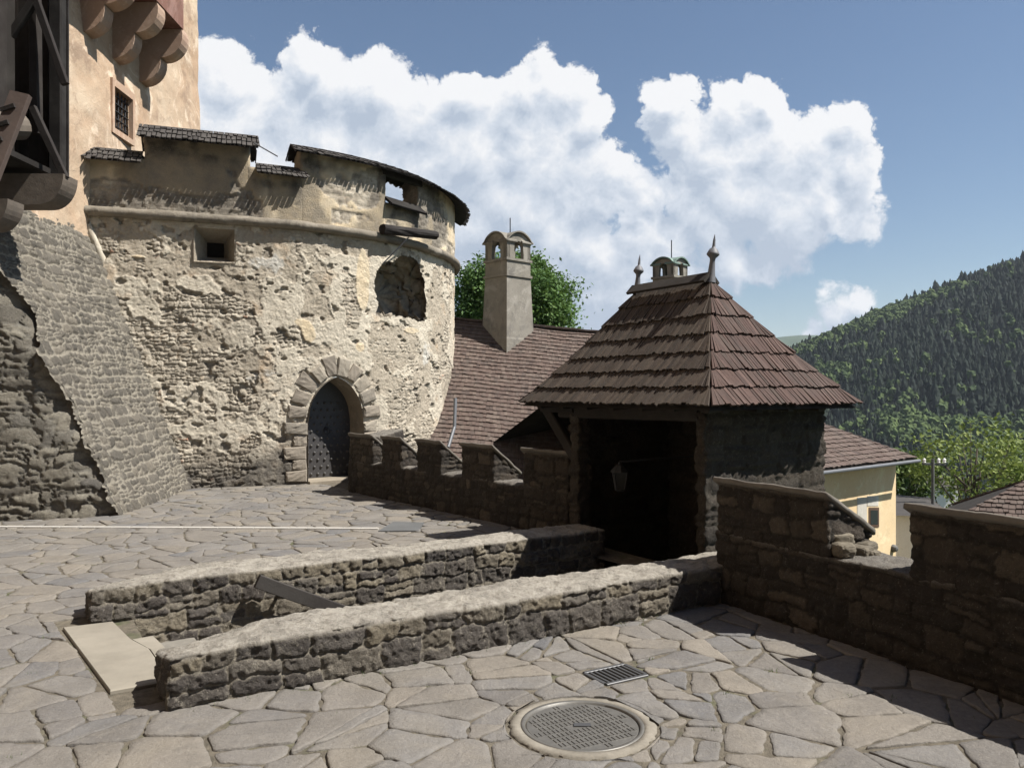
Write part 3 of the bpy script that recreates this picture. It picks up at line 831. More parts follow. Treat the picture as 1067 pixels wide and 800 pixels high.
    c = k.mix(k.rng(n1, .45, .65, 0, .45), c, (.10, .09, .078)); c = k.mix(k.rng(k.noise(1.1, 6, .65, dist=.8), .5, .66, 0, .28), c, (.25, .215, .16))
    c = k.mix(k.rng(n3, .62, .75, 0, .3), c, (.42, .39, .34))
    k.l(c, b.inputs['Base Color']); k.l(k.rng(n2, .3, .7, .62, .9), b.inputs['Roughness'])
    b.inputs['Specular IOR Level'].default_value = .35
    n5 = k.noise(55, 5, .75)
    c2 = k.mix(k.rng(n5, .55, .72, 0, .45), c, k.mix(.6, c, (.05, .045, .04))); c2 = k.mix(k.rng(n5, .45, .3, 0, .3), c2, (.36, .33, .28)); k.l(c2, b.inputs['Base Color'])
    k.bump(b, k.math('ADD', k.math('MULTIPLY', n2, 1.2), k.math('ADD', k.math('MULTIPLY', n5, .8), k.math('MULTIPLY', n3, .4))), .85, .010)
    mesh_np('courtyard_paving', np.concatenate(VV), [np.concatenate(F4), np.concatenate(F3)], m, attrs={'rnd': np.concatenate(A)}, structure=True)
    # bedding under the flags with the sunken passage left open
    mb, nt, b = new_mat('sandy_joint_bed'); k = NB(nt)
    c = k.ramp(k.noise(14, 7, .7), [(.3, (0.0620, 0.0546, 0.0422)), (.55, (0.1364, 0.1178, 0.0899)), (.75, (0.2046, 0.1798, 0.1364))])  # sand colours darkened to deepen the shadow in the joints
    c = k.mix(k.rng(k.noise(3, 4), .56, .68, 0, .6), c, (.07, .085, .035))
    k.l(c, b.inputs['Base Color']); k.bump(b, k.noise(90, 5, .7), 1., .012)
    R0 = Q0 + QO * .3
    def on(P, e, t): return (P.x + e.x * t, P.y + e.y * t)
    g1 = on(R0, QE, 11); g0 = on(R0, QE, -.4)
    s1 = on(S0 + SO * .3, SE, 5.0); s0 = on(S0 + SO * .3, SE, -1.0)
    outer = [(-11, -4), (g1[0], -4), g1, g0, ab2(5.4, 4.7), ab2(5.4, 6.75), s1, s0, (-2.4, 17), (-11, 17)]
    hole = [ab2(.74, 4.66), ab2(.74, 6.64), ab2(5.0, 6.64), ab2(5.0, 4.66)]
    pl = [[Vector((*q, -.009)) for q in outer], [Vector((*q, -.009)) for q in hole]]
    tri = tessellate_polygon(pl)
    allp = [q for l in pl for q in l]
    V = np.array([q[:] for q in allp])
    n = len(outer); V2 = np.array([(q[0], q[1], -9.) for q in outer])
    V = np.vstack([V, V2]); o2 = len(allp)
    side = np.array([[i, o2 + i, o2 + (i + 1) % n, (i + 1) % n] for i in range(n)])
    bed = mesh_np('courtyard_ground', V, [np.array([list(t) for t in tri]), side], mb, smooth=False, structure=True)
    bm = bmesh.new(); bm.from_mesh(bed.data); bmesh.ops.recalc_face_normals(bm, faces=bm.faces[:])
    for f in bm.faces:
        if abs(f.normal.z) > .9 and f.normal.z < 0: f.normal_flip()
    bm.to_mesh(bed.data); bm.free()
paving()

# ================================================================== LOW WALLS, STEPS, SLAB, RAIL
LOWST = dict(row=.165, ln=.215, mort=.011, warp=.038, split=.3)
def foundation(a0, a1, b0, b1, z1, par):
    mb = MB(); q = [ab(a0, b0), ab(a1, b0), ab(a1, b1), ab(a0, b1)]
    mb.box8([(v.x, v.y, -1.4) for v in q] + [(v.x, v.y, z1) for v in q]); mb.build('foundation', M['low'], par)
def lowtop(z, a_end, b0):
    def f(P):
        a = P[:, 0] * D.x + P[:, 1] * D.y; b = P[:, 0] * NN.x + P[:, 1] * NN.y
        return z - .10 * sst(.75, -.1, a - a_end) * np.clip((b - b0) / .45, 0, 1) + .03 * (fbm(P3(P[:, 0] * 1.7, P[:, 1] * 1.7), 2, 3) - .5)
    return f
t = thing('low_wall', 'low rough stone kerb wall with pale worn top, nearest one, beside the manhole cover', 'low wall', ab(2.9, 4.66), 'low walls flanking the sunken steps')
p, md = box_poly(ab2(.68, 4.44), ab2(5.16, 4.44), 0, .45)
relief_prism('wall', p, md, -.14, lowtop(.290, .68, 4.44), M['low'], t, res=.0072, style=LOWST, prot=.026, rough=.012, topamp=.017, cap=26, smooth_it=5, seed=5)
foundation(.74, 5.1, 4.48, 4.86, -.1, t)
t = thing('low_wall', 'low rough stone kerb wall behind the descending handrail, on the far side of the steps', 'low wall', ab(2.9, 6.64), 'low walls flanking the sunken steps')
p, md = box_poly(ab2(.46, 6.42), ab2(5.14, 6.42), 0, .45)
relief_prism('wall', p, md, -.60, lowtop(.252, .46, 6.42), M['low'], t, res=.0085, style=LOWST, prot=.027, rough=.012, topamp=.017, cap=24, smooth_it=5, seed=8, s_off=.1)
foundation(.55, 5.1, 6.46, 6.83, -.5, t)

mb = MB()
for i in range(6):
    a0 = .80 + i * .36
    z = -.19 - .16 * i
    for (b0, b1) in ((4.87, 5.45 + .1 * (i % 2)), (5.46 + .1 * (i % 2), 6.44)):
        c = [ab(a0, b0, -1.4), ab(a0 + .36, b0, -1.4), ab(a0 + .36, b1, -1.4), ab(a0, b1, -1.4),
             ab(a0 + random.uniform(-.01, .01), b0, z - .01), ab(a0 + .36, b0, z - .01), ab(a0 + .36, b1, z - .01), ab(a0 + random.uniform(-.01, .01), b1, z - .012)]
        mb.box8([tuple(q) for q in c])
c = [ab(2.7, 4.87, -1.4), ab(6.8, 4.87, -1.4), ab(6.8, 6.8, -1.4), ab(2.7, 6.8, -1.4), ab(2.7, 4.87, -1.0), ab(6.8, 4.87, -.99), ab(6.8, 6.8, -.99), ab(2.7, 6.8, -.99)]
mb.box8([tuple(q) for q in c])
M['step'] = plain('step_stone', (.20, .185, .16), .9, 0, .2, .4, 18, .7)
st = mb.build('stone_steps', M['step'], structure=True)

# pale slab at the head of the steps: two cut pieces, one mesh
mb = MB()
for poly, h in (([ab(.29, 6.41), ab(.45, 4.90), ab(.76, 4.90), ab(.735, 5.60), ab(.66, 5.88), ab(.60, 6.39)], .014), ([ab(.742, 5.59), ab(.768, 4.90), ab(.84, 4.90), ab(.83, 5.62), ab(.80, 5.90), ab(.668, 5.885)], .006)):
    n = len(poly); V = [tuple(Vector((q.x, q.y, -.05))) for q in poly] + [tuple(Vector((q.x, q.y, h - .006))) for q in poly]
    ce = sum(poly, Vector()) / n
    V += [tuple(q + (ce - q).normalized() * .012 + Vector((0, 0, h))) for q in poly] + [(ce.x, ce.y, h + .001)]
    q4 = [[i + k * n, (i + 1) % n + k * n, (i + 1) % n + (k + 1) * n, i + (k + 1) * n] for i in range(n) for k in range(2)]
    t3 = [[2 * n + i, 2 * n + (i + 1) % n, 3 * n] for i in range(n)]
    mb.add(V, q4, t3)
tag(mb.build('stone_slab', M['slab']), 'pale smooth sandstone slab lying at the head of the sunken steps', 'slab')

# handrail on the far low wall
t = thing('handrail', 'dark timber handrail sloping down along the far low wall of the steps', 'handrail', ab(1.15, 6.33, 0))
mb = MB(); mb.bar(ab(1.60, 6.295, .195), ab(3.45, 6.295, -.70), .045, .105, wob=.001); mb.build('rail', M['rail'], t)
for a in (1.80, 2.85):
    z = .195 - (a - 1.60) * .4835
    mb = MB(); mb.bar(ab(a, 6.45, z - .06), ab(a, 6.31, z - .045), .02, .03); mb.build('bracket', M['iron'], t)

# ================================================================== MANHOLE, DRAIN, CHANNEL, SLAB
t = thing('manhole_cover', 'round cast iron manhole cover with square tread pattern set in a concrete collar', 'manhole cover', (MAN.x, MAN.y, 0))
def ring_mesh(name, r0, r1, z0, z1, mat, par, seg=96, jitter=0.):
    mb = MB(); V = []
    for kx, (r, z) in enumerate(((r0, -.05), (r0, z0), (r0 + (r1 - r0) * .5, max(z0, z1)), (r1, z1), (r1 + .004, -.05))):
        for k in range(seg):
            a = 2 * math.pi * k / seg; rr = r + (random.gauss(0, jitter) if kx >= 3 else 0)
            V.append((MAN.x + rr * math.cos(a), MAN.y + rr * math.sin(a), z))
    mb.add(V, [f[::-1] for f in grid_rings(5, seg)]); return mb.build(name, mat, par, smooth=True, fix=False)
t.scale = (.94, .94, 1)
ring_mesh('collar', 0.325, .383, .004, .001, M['concrete'], t, jitter=.007)
ring_mesh('frame', .303, .326, .004, .006, M['castiron'], t)
mb = MB()
mb.lathe((MAN.x, MAN.y, -.05), (0, 0, 1), [(.298, 0), (.298, .044), (.293, .047), (.0001, .047)], 72)
ca, sa = math.cos(R(27)), math.sin(R(27))
g = .052
for i in range(-6, 7):
    for j in range(-6, 7):
        x, y = i * g, j * g
        if math.hypot(x, y) > .262 or math.hypot(x / .058, y / .03) < 1.3: continue
        for (ox, oy, w, l) in ((-.0125, 0, .0085, .021), (.0125, 0, .0085, .021)):
            pts = []
            for (sx, sy) in ((-1, -1), (1, -1), (1, 1), (-1, 1)):
                lx, ly = x + ox + sx * w, y + oy + sy * l
                pts.append((MAN.x + lx * ca - ly * sa, MAN.y + lx * sa + ly * ca))
            mb.box8([(a, b, -.004) for a, b in pts] + [(a * .93 + (MAN.x + x * ca - y * sa) * .07, b * .93 + (MAN.y + x * sa + y * ca) * .07, .001) for a, b in pts])
lid = mb.build('lid', M['castiron'], t)
mb = MB(); mb.bar((MAN.x - .045, MAN.y, .001), (MAN.x + .045, MAN.y, .001), .036, .006); mb.build('lift_plate', M['grate'], lid)

t = thing('drain_grate', 'small rectangular iron drain grate with slots in the flagstones', 'drain grate', (DRC.x, DRC.y, 0))
def dr(x, y, z): return (DRC.x + DRX.x * x + DRY.x * y, DRC.y + DRX.y * x + DRY.y * y, z)
mb = MB(); mb.box8([dr(-.16, -.125, -.06), dr(.16, -.125, -.06), dr(.16, .125, -.06), dr(-.16, .125, -.06), dr(-.16, -.125, -.05), dr(.16, -.125, -.05), dr(.16, .125, -.05), dr(-.16, .125, -.05)]); mb.build('pit', M['void'], t)
mb = MB()
for (p0, p1) in (((-.15, -.108), (.15, -.108)), ((-.15, .108), (.15, .108)), ((-.15, -.095), (-.15, .095)), ((.15, -.095), (.15, .095))):
    mb.bar(dr(*p0, -.012), dr(*p1, -.012), .026, .03)
mb.build('frame', M['grate'], t)
mb = MB()
for i in range(8):
    x = -.118 + i * .0337
    mb.bar(dr(x, -.093, -.012), dr(x, .093, -.012), .015, .03)
mb.build('bars', M['grate'], t)

mb = MB()
ca_, cb_ = px(-30, 549.5, 9.8), px(395, 552, 9.62)
A0, B0 = Vector((-7.3, 9.86, 0)), Vector((-1.62, 9.70, 0)); n = 26
for i in range(n):
    p0 = A0.lerp(B0, i / n); p1 = A0.lerp(B0, (i + .96) / n)
    mb.bar(p0 + Vector((0, 0, .002)), p1 + Vector((0, 0, .002)), .06, .03)
tag(mb.build('drain_channel', M['whiteline']), 'thin pale stone drain channel running across the upper paving', 'drain channel')
mb = MB()
q = [px(392, 553.5, 9.55), px(424, 553, 9.6), px(438, 545, 10.1), px(403, 544.5, 10.15)]
q = [Vector((-1.60, 9.52, 0)), Vector((-1.12, 9.55, 0)), Vector((-1.12, 10.15, 0)), Vector((-1.52, 10.2, 0))]
mb.box8([(v.x, v.y, -.03) for v in q] + [(v.x, v.y, .012) for v in q])
tag(mb.build('cover_slab', M['greyslab']), 'flat blue-grey cover slab at the end of the pale drain channel', 'slab')

# ================================================================== BATTLEMENTS
PARST = dict(row=.13, ln=.22, mort=.014, warp=.05, split=.3)
def battlement(name, label, O, E, merlons, t_start, t_end, sill, top, drop, thick, z0, res, seed, loc, extra=None):
    """O: a point of the inner face, E: along it; wall body lies to the LEFT (outward)"""
    th = thing(name, label, 'wall', loc)
    out = Vector((-E.y, E.x))
    A, B = O + E * t_start, O + E * t_end
    p, md = box_poly(A, B, 0, thick)
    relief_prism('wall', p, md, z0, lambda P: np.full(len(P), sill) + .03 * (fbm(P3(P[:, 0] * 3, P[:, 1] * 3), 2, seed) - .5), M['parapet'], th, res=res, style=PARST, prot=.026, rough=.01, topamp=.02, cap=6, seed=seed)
    for i, (m0, m1) in enumerate(merlons):
        A, B = O + E * m0, O + E * m1
        p, md = box_poly(A, B, .006, thick - .006)
        def slope(P, A=A):
            w = (P[:, 0] - A.x) * out.x + (P[:, 1] - A.y) * out.y
            return top - drop * np.clip(w / thick, 0, 1) - .036
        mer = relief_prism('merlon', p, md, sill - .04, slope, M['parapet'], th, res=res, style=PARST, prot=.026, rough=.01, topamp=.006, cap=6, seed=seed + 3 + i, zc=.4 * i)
        # sloping coping slab
        A2, B2 = O + E * (m0 - .015), O + E * (m1 + .015)
        cp, cmd = box_poly(A2, B2, -.012, thick + .03)
        def cslope(P, A=A2):
            w = (P[:, 0] - A.x) * out.x + (P[:, 1] - A.y) * out.y
            return top - drop * (w / thick)
        C, s = resample_closed(cp, .04); n = len(C)
        zt = cslope(C); rowz = np.stack([zt - .042, zt - .037, zt - .008, zt], 1)
        offs = np.array([-.01, 0., 0., -.008])
        T = np.roll(C, -1, 0) - np.roll(C, 1, 0); T /= np.linalg.norm(T, axis=1)[:, None]; Nn = np.stack([T[:, 1], -T[:, 0]], -1)
        V = np.stack([np.stack([C[:, 0] + Nn[:, 0] * o, C[:, 1] + Nn[:, 1] * o, rowz[:, k]], -1) for k, o in enumerate(offs)], 1)
        md2 = seg_project(C, cmd); mz = cslope(md2)
        V = np.concatenate([np.stack([md2[:, 0], md2[:, 1], mz - .05], -1)[:, None], V, np.stack([md2[:, 0], md2[:, 1], mz], -1)[:, None]], 1)
        V[..., 2] += .022 * (fbm(V * 9, 4, seed) - .5); V[..., :2] += .02 * (np.stack([fbm(V * 10, 3, seed + 1), fbm(V * 10, 3, seed + 2)], -1) - .5)
        mesh_np('coping', V.reshape(-1, 3), grid_faces(n, 6, wrap=True), M['coping'], mer)
    return th
M['coping'] = plain('coping_mortar', (.15, .135, .115), .95, 0, .2, .4, 25, .9)
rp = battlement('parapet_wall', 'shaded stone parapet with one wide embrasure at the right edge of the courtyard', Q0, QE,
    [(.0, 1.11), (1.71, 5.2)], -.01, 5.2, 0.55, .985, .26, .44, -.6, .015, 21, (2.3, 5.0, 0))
rq = np.random.default_rng(3)
def boulder(mbx, c, r3, seed):
    bm = bmesh.new(); bmesh.ops.create_icosphere(bm, subdivisions=4, radius=1); v = np.array([q.co[:] for q in bm.verts]); f = np.array([[q.index for q in g.verts] for g in bm.faces]); bm.free()
    v = np.sign(v) * np.abs(v) ** .45
    v = v * (1 + .30 * (fbm(v * 1.6 + seed * 7, 4, seed)[:, None] - .5)) + .16 * (np.abs(fbm(v * 3 + seed, 3, seed + 4)[:, None] - .5) * -2 + .3) + .08 * (fbm(v * 6 + seed, 3, seed)[:, None] - .5)
    v = v * np.array(r3); a = rq.uniform(0, 3); ca, sa = math.cos(a), math.sin(a)
    v = np.stack([v[:, 0] * ca - v[:, 1] * sa, v[:, 0] * sa + v[:, 1] * ca, v[:, 2]], -1)
    mbx.add(v + np.array(c), (), f)
mb = MB()
for (tt, w, z, r3) in ((1.13, .10, .60, (.07, .09, .05)), (1.14, .24, .58, (.07, .10, .04)), (1.12, .36, .585, (.06, .09, .045)), (1.11, .14, .66, (.035, .08, .04)), (1.20, .30, .565, (.05, .07, .028))):
    q = Q0 + QE * tt + QO * w; boulder(mb, (q.x, q.y, z), r3, int(tt * 100 + w * 10))
M['rubble_stone'] = wood_mat('broken_rubble_stone', [(.13, .11, .082), (.18, .155, .115), (.22, .19, .145)], grain=(25, 25, 25), dark=.6)
mb.build('broken_edge', M['rubble_stone'], rp, smooth=False)
k_ = 1.073
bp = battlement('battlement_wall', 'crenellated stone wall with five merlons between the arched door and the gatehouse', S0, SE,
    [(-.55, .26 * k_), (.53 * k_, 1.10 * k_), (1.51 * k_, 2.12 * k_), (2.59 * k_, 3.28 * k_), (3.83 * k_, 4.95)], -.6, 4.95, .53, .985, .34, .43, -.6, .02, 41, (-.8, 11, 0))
# short return of the battlement wall to the tower
Aw = S0 + SE * -.42
p, md = box_poly((Aw.x + .3, Aw.y - .05), (Aw.x + .3, 16.2), -.18, .18)
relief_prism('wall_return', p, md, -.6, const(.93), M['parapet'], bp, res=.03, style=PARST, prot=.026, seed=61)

# ================================================================== ROUND TOWER
TA = Vector((-7.3, 13.25)); TD = Vector((.945, .33)).normalized(); SL = 2.72; TR = 5.0
TC = TA + TD * SL + Vector((-TD.y, TD.x)) * TR
AL0 = math.atan2(TD.y, TD.x)
def tw(s, off=0.):
    s = np.asarray(s, float)
    al = AL0 + np.maximum(s - SL, 0) / TR
    nx, ny = np.sin(al), -np.cos(al)
    x = np.where(s < SL, TA.x + TD.x * s, TC.x + TR * np.sin(al)); y = np.where(s < SL, TA.y + TD.y * s, TC.y - TR * np.cos(al))
    return x + nx * off, y + ny * off, nx, ny
_ss = np.linspace(0, 9.2, 4000); _x, _y, _, _ = tw(_ss); _u = CX + _x / _y * F
def s_at(u): return float(np.interp(u, _u[:3600], _ss[:3600]))
def twv(s, z, off=0.):
    x, y, _, _ = tw(s, off); return Vector((float(x), float(y), z))
def zat(v, s):
    x, y, _, _ = tw(s); return EYE + (HZ - v) * float(y) / F
tower = thing('round_tower', 'round rubble tower with peeling plaster, shingled battlements and an arched iron door', 'tower', (TC.x, TC.y, 0))
SD = s_at(340) + .19                      # door axis
DW, DH = .56, 1.96                        # half width, apex
def door_in(s, z, grow=0.):
    hw = DW + grow; x = np.abs(s - SD); sp = 1.12
    rr = hw * 1.35; cx = rr - hw           # pointed arch from two centres
    top = sp + np.sqrt(np.maximum(rr * rr - (x + cx) ** 2, 0)) * ((DH + grow - sp) / math.sqrt(rr * rr - cx * cx))
    return (x < hw) & (z < np.where(x < hw, top, -1))
sw = s_at(224); SWH = .33; ZW0, ZW1 = zat(273, sw), zat(238, sw)
sb = s_at(421); BW = .80; ZB0, ZB1 = zat(337, sb), zat(268, sb)
def win_in(s, z, g=0.): return (np.abs(s - sw) < SWH + g) & (z > ZW0 - g) & (z < ZW1 + g)
def breach_in(s, z, g=-.03):
    q_ = P3(s * 3.2, z * 3.2, 2.); s = s + .30 * (fbm(q_, 4, 5) - .5); z = z + .30 * (fbm(q_, 4, 15) - .5)
    x = (s - sb) / (BW + g); zz = (z - ZB0) / (ZB1 - ZB0)
    return (np.abs(x) < 1) & (zz > -g * 2) & (zz < .62 + .42 * np.sqrt(np.maximum(1 - x * x, 0)) + g)
ZC = 4.70                                  # cornice height
def tower_field(S, Z):
    q = P3(S, Z, 0.)
    x, y, nx, ny = tw(S)
    big = fbm(q * .55, 3, 2); mid = fbm(q * 1.9, 4, 6); fine = fbm(q * 9, 4, 7); fin2 = fbm(q * 28, 3, 9)
    h, mk, idv = rubble(S, Z, 77, row=.085, ln=.13, mort=.012, warp=.06, split=.3)
    # where the coat has fallen off: left field, along the base, around the door
    exposed = sst(.605, .65, mid + .10 * np.exp(-((S - 1.7) / .8) ** 2 - ((Z - 2.6) / 1.1) ** 2) + .11 * np.exp(-((Z - .5) / .7) ** 2) + .10 * np.exp(-((S - SD - .2) / 1.8) ** 2 - ((Z - 1.6) / .8) ** 2) + .09 * sst(5.2, 6.6, S) * sst(3.2, 2.4, Z))
    exposed = np.maximum(exposed, .25 * sst(.55, .72, fine))
    # surviving cream plaster
    pn = fbm(q * 1.1 + 7, 4, 31) + .05 * (fine - .5)
    def blob(u, v, ru, rv):
        s0 = s_at(u); z0 = zat(v, s0); return np.exp(-((S - s0) / ru) ** 2 - ((Z - z0) / rv) ** 2)
    pl = sst(.50, .53, .60 * (1.25 * blob(378, 290, .24, .95) + blob(312, 335, .42, .22) + blob(322, 352, .22, .22) + blob(430, 345, .7, .16) + .9 * blob(150, 268, .6, .10) + .9 * blob(445, 262, .30, .5) + blob(374, 362, .13, .12)) + .35 * (pn - .5) + .06 * (fine - .5))
    wh = sst(.46, .60, .72 * (blob(283, 275, .40, .22) + blob(445, 370, .35, .4) + .8 * blob(395, 300, .2, .5) + .7 * blob(270, 390, .5, .3)) + .8 * (fine - .5) + .3 * (mid - .5))
    exposed = exposed * (1 - pl) * (1 - .8 * wh)
    d = .10 * (big - .5) + .05 * (mid - .5) + .022 * (fine - .5) + .013 * (fin2 - .5) + exposed * (.024 * (h - .75)) + (1 - exposed) * (1 - pl) * .012 * (np.abs(fbm(q * 6, 4, 91, .65) - .5) * -4 + .5) + .016 * pl
    coat = sst(.475, .488, fbm(q * 1.5 + 20, 5, 41, .58) + .05 * (fine - .5) + .05 * (Z - 2.4) / 2.4) * (1 - exposed) * (1 - pl)
    d = d + .016 * coat
    pit = sst(.69, .74, fbm(q * np.array([4.2, 6.5, 1.]) + 4, 4, 51)) * (1 - pl)
    d = d - .04 * pit
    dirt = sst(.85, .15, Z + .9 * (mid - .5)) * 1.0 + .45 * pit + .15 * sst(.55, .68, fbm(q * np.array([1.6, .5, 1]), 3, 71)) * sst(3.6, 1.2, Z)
    return d, np.clip(exposed * mk, 0, 1), np.where(exposed > .3, idv, idv * 0 + .5), pl, np.clip(dirt, 0, 1), np.clip(wh, 0, 1), coat
def tower_skin(name, s0, s1, z0, z1, res, holes, par, off=0., upper=False):
    ns, nz = int((s1 - s0) / res), int((z1 - z0) / res)
    S, Z = np.meshgrid(np.linspace(s0, s1, ns), np.linspace(z0, z1, nz), indexing='ij')
    d, st, idv, pl, di, wh, coat = tower_field(S, Z)
    x, y, nx, ny = tw(S)
    V = np.stack([x + nx * (d + off), y + ny * (d + off), Z], -1).reshape(-1, 3)
    Fq = grid_faces(ns, nz)
    keep = np.ones(len(Fq), bool)
    for hfn in holes:
        ins = hfn(S, Z).ravel(); keep &= ~(ins[Fq].all(1))
    return mesh_np(name, V, Fq[keep], M['tower'], par, {'stone': st.ravel(), 'sid': idv.ravel(), 'plast': pl.ravel(), 'dirt': di.ravel(), 'white': wh.ravel(), 'coat': coat.ravel()})
tower_skin('wall', -.4, 9.6, -.15, ZC + .03, .0135, [lambda s, z: door_in(s, z, .02), win_in, breach_in], tower)

# cornice roll
ns = 420; seg = 12; V = []
S = np.linspace(-.3, 10.6, ns); x, y, nx, ny = tw(S)
for k in range(seg):
    a = 2 * math.pi * k / seg; rr = .085 * (1 + .25 * (fbm(P3(S * 3, k * .4, 1), 4, 8) - .5)) + .018 * (fbm(P3(S * 11, k * .6, 1), 3, 5) - .5)
    V.append(np.stack([x + nx * (.055 + rr * math.cos(a) * 1.15), y + ny * (.055 + rr * math.cos(a) * 1.15), ZC + rr * math.sin(a) + .01 * (fbm(P3(S * 1.2, 0, 1), 2, 5) - .5)], -1))
V = np.stack(V, 1)
z0 = np.zeros(ns * seg)
Fc = np.concatenate([np.stack([np.arange(ns - 1) * seg + k, (np.arange(ns - 1) + 1) * seg + k, (np.arange(ns - 1) + 1) * seg + (k + 1) % seg, np.arange(ns - 1) * seg + (k + 1) % seg], -1) for k in range(seg)])
M['cornice'] = plaster_mat('cornice_stone', (0.1677, 0.1482, 0.1186), (0.2106, 0.1833, 0.1443), (0.0780, 0.0702, 0.0585), .85, .8)
mesh_np('cornice', V.reshape(-1, 3), Fc, M['cornice'], tower)

# reveal helper: a strip running round an opening from the skin inwards
def reveal(name, pts, d0, d1, mat, par, closed=True, back=None, rough=.006, shrink=1.0, rows=8, smooth=False):
    """pts: list (s,z) round the opening; d0 > d1 offsets from the tower face"""
    pts = np.asarray(pts, float); c = pts.mean(0); n = len(pts); V = []
    for k in range(rows):
        f = k / (rows - 1); o = d0 + (d1 - d0) * f
        P = c + (pts - c) * (1 + (shrink - 1) * f)
        x, y, nx, ny = tw(P[:, 0], 0.)
        nxc, nyc = [float(q) for q in tw(c[0])[2:]]
        V.append(np.stack([x + nxc * o, y + nyc * o, P[:, 1]], -1))
    V = np.stack(V, 1)
    V[:, 1:] += rough * 2 * (np.stack([fbm(V[:, 1:] * 9, 3, s) for s in (1, 2, 3)], -1) - .5)
    Fq = [grid_faces(n, rows, wrap=closed)]
    VV = V.reshape(-1, 3)
    if back:
        VV = np.vstack([VV, VV.reshape(n, rows, 3)[:, -1].mean(0)[None]]); Fq.append(np.array([[i * rows + rows - 1, ((i + 1) % n) * rows + rows - 1, n * rows] for i in range(n)]))
    zz = np.zeros(len(VV)); q = fbm(VV * 2, 3, 4)
    dirt = np.full(len(VV), .25)
    return mesh_np(name, VV, Fq, mat, par, {'stone': zz, 'sid': q, 'plast': zz, 'dirt': dirt, 'white': zz, 'rnd': q}, smooth)
# small window: splayed plaster reveal with dark slit
wp = [(sw - SWH, ZW0), (sw + SWH, ZW0), (sw + SWH, ZW1), (sw - SWH, ZW1)]
def dens(pts, n=10):
    out = []
    for i in range(len(pts)):
        a, b = pts[i], pts[(i + 1) % len(pts)]
        out += [(a[0] + (b[0] - a[0]) * k / n, a[1] + (b[1] - a[1]) * k / n) for k in range(n)]
    return out
wf = reveal('window', dens([(sw - SWH - .015, ZW0 - .015), (sw + SWH + .015, ZW0 - .015), (sw + SWH + .015, ZW1 + .015), (sw - SWH - .015, ZW1 + .015)]), .03, -.55, M['tower'], tower, shrink=.40)
zc_ = (ZW0 + ZW1) / 2
mb = MB(); 
q = [twv(sw - .2, ZW0 + .05, -.53), twv(sw + .2, ZW0 + .05, -.53), twv(sw + .2, ZW1 - .05, -.53), twv(sw - .2, ZW1 - .05, -.53)]
nrm = Vector((float(tw(sw)[2]), float(tw(sw)[3]), 0))
mb.box8([tuple(v - nrm * .15) for v in q] + [tuple(v) for v in q]); mb.build('recess_back', M['recess_dark'], wf)
M['niche'] = wood_mat('broken_core_rubble', [(.14, .12, .095), (.22, .19, .15), (.30, .26, .205), (.18, .155, .12)], grain=(11, 11, 14), dark=.6)
# the big breach: ragged cave with broken stone floor
bt = [(sb + BW * math.cos(a), ZB0 + (ZB1 - ZB0) * (.62 + .42 * math.sin(a))) for a in np.linspace(0, math.pi, 24)]
bpts = [(sb + (x - sb) * 1.25, z + (.14 if z > ZB0 + .3 else 0)) for x, z in bt] 
bl = dens([bpts[-1], (sb - BW * 1.25, ZB0 - .16), (sb + BW * 1.25, ZB0 - .16), bpts[0]], 14)[:-14]
loop = (bpts + bl)[::-1]
def smoothloop(l, k=2):
    l = np.asarray(l)
    for _ in range(k): l = .5 * l + .25 * (np.roll(l, 1, 0) + np.roll(l, -1, 0))
    return l
reveal('broken_niche', smoothloop(loop), -.05, -.75, M['niche'], tower, shrink=.48, back=True, rough=.16, rows=34, smooth=True)
# door: reveal, leaf, studs, ring, voussoirs
arch = []
for sgn in (1,):
    rr = DW * 1.35; cx = rr - DW; kz = (DH - 1.12) / math.sqrt(rr * rr - cx * cx)
    right = [(SD + x, 1.12 + math.sqrt(max(rr * rr - (x + cx) ** 2, 0)) * kz) for x in np.linspace(DW, 0, 16)]
    left = [(2 * SD - a, b) for a, b in right[::-1]][1:]
    arch = [(SD + DW, z) for z in np.linspace(-.03, 1.05, 10)] + right + left + [(SD - DW, z) for z in np.linspace(1.05, -.03, 10)]
M['reveal'] = plaster_mat('door_reveal_stone', (.22, .19, .148), (.28, .24, .185), (.14, .12, .098), .5, .4)  # stone darkened in colour to add to the doorway's shade
ds = reveal('door_surround', arch[::-1], .06, -.48, M['reveal'], tower, closed=False, rough=.008, shrink=.93)
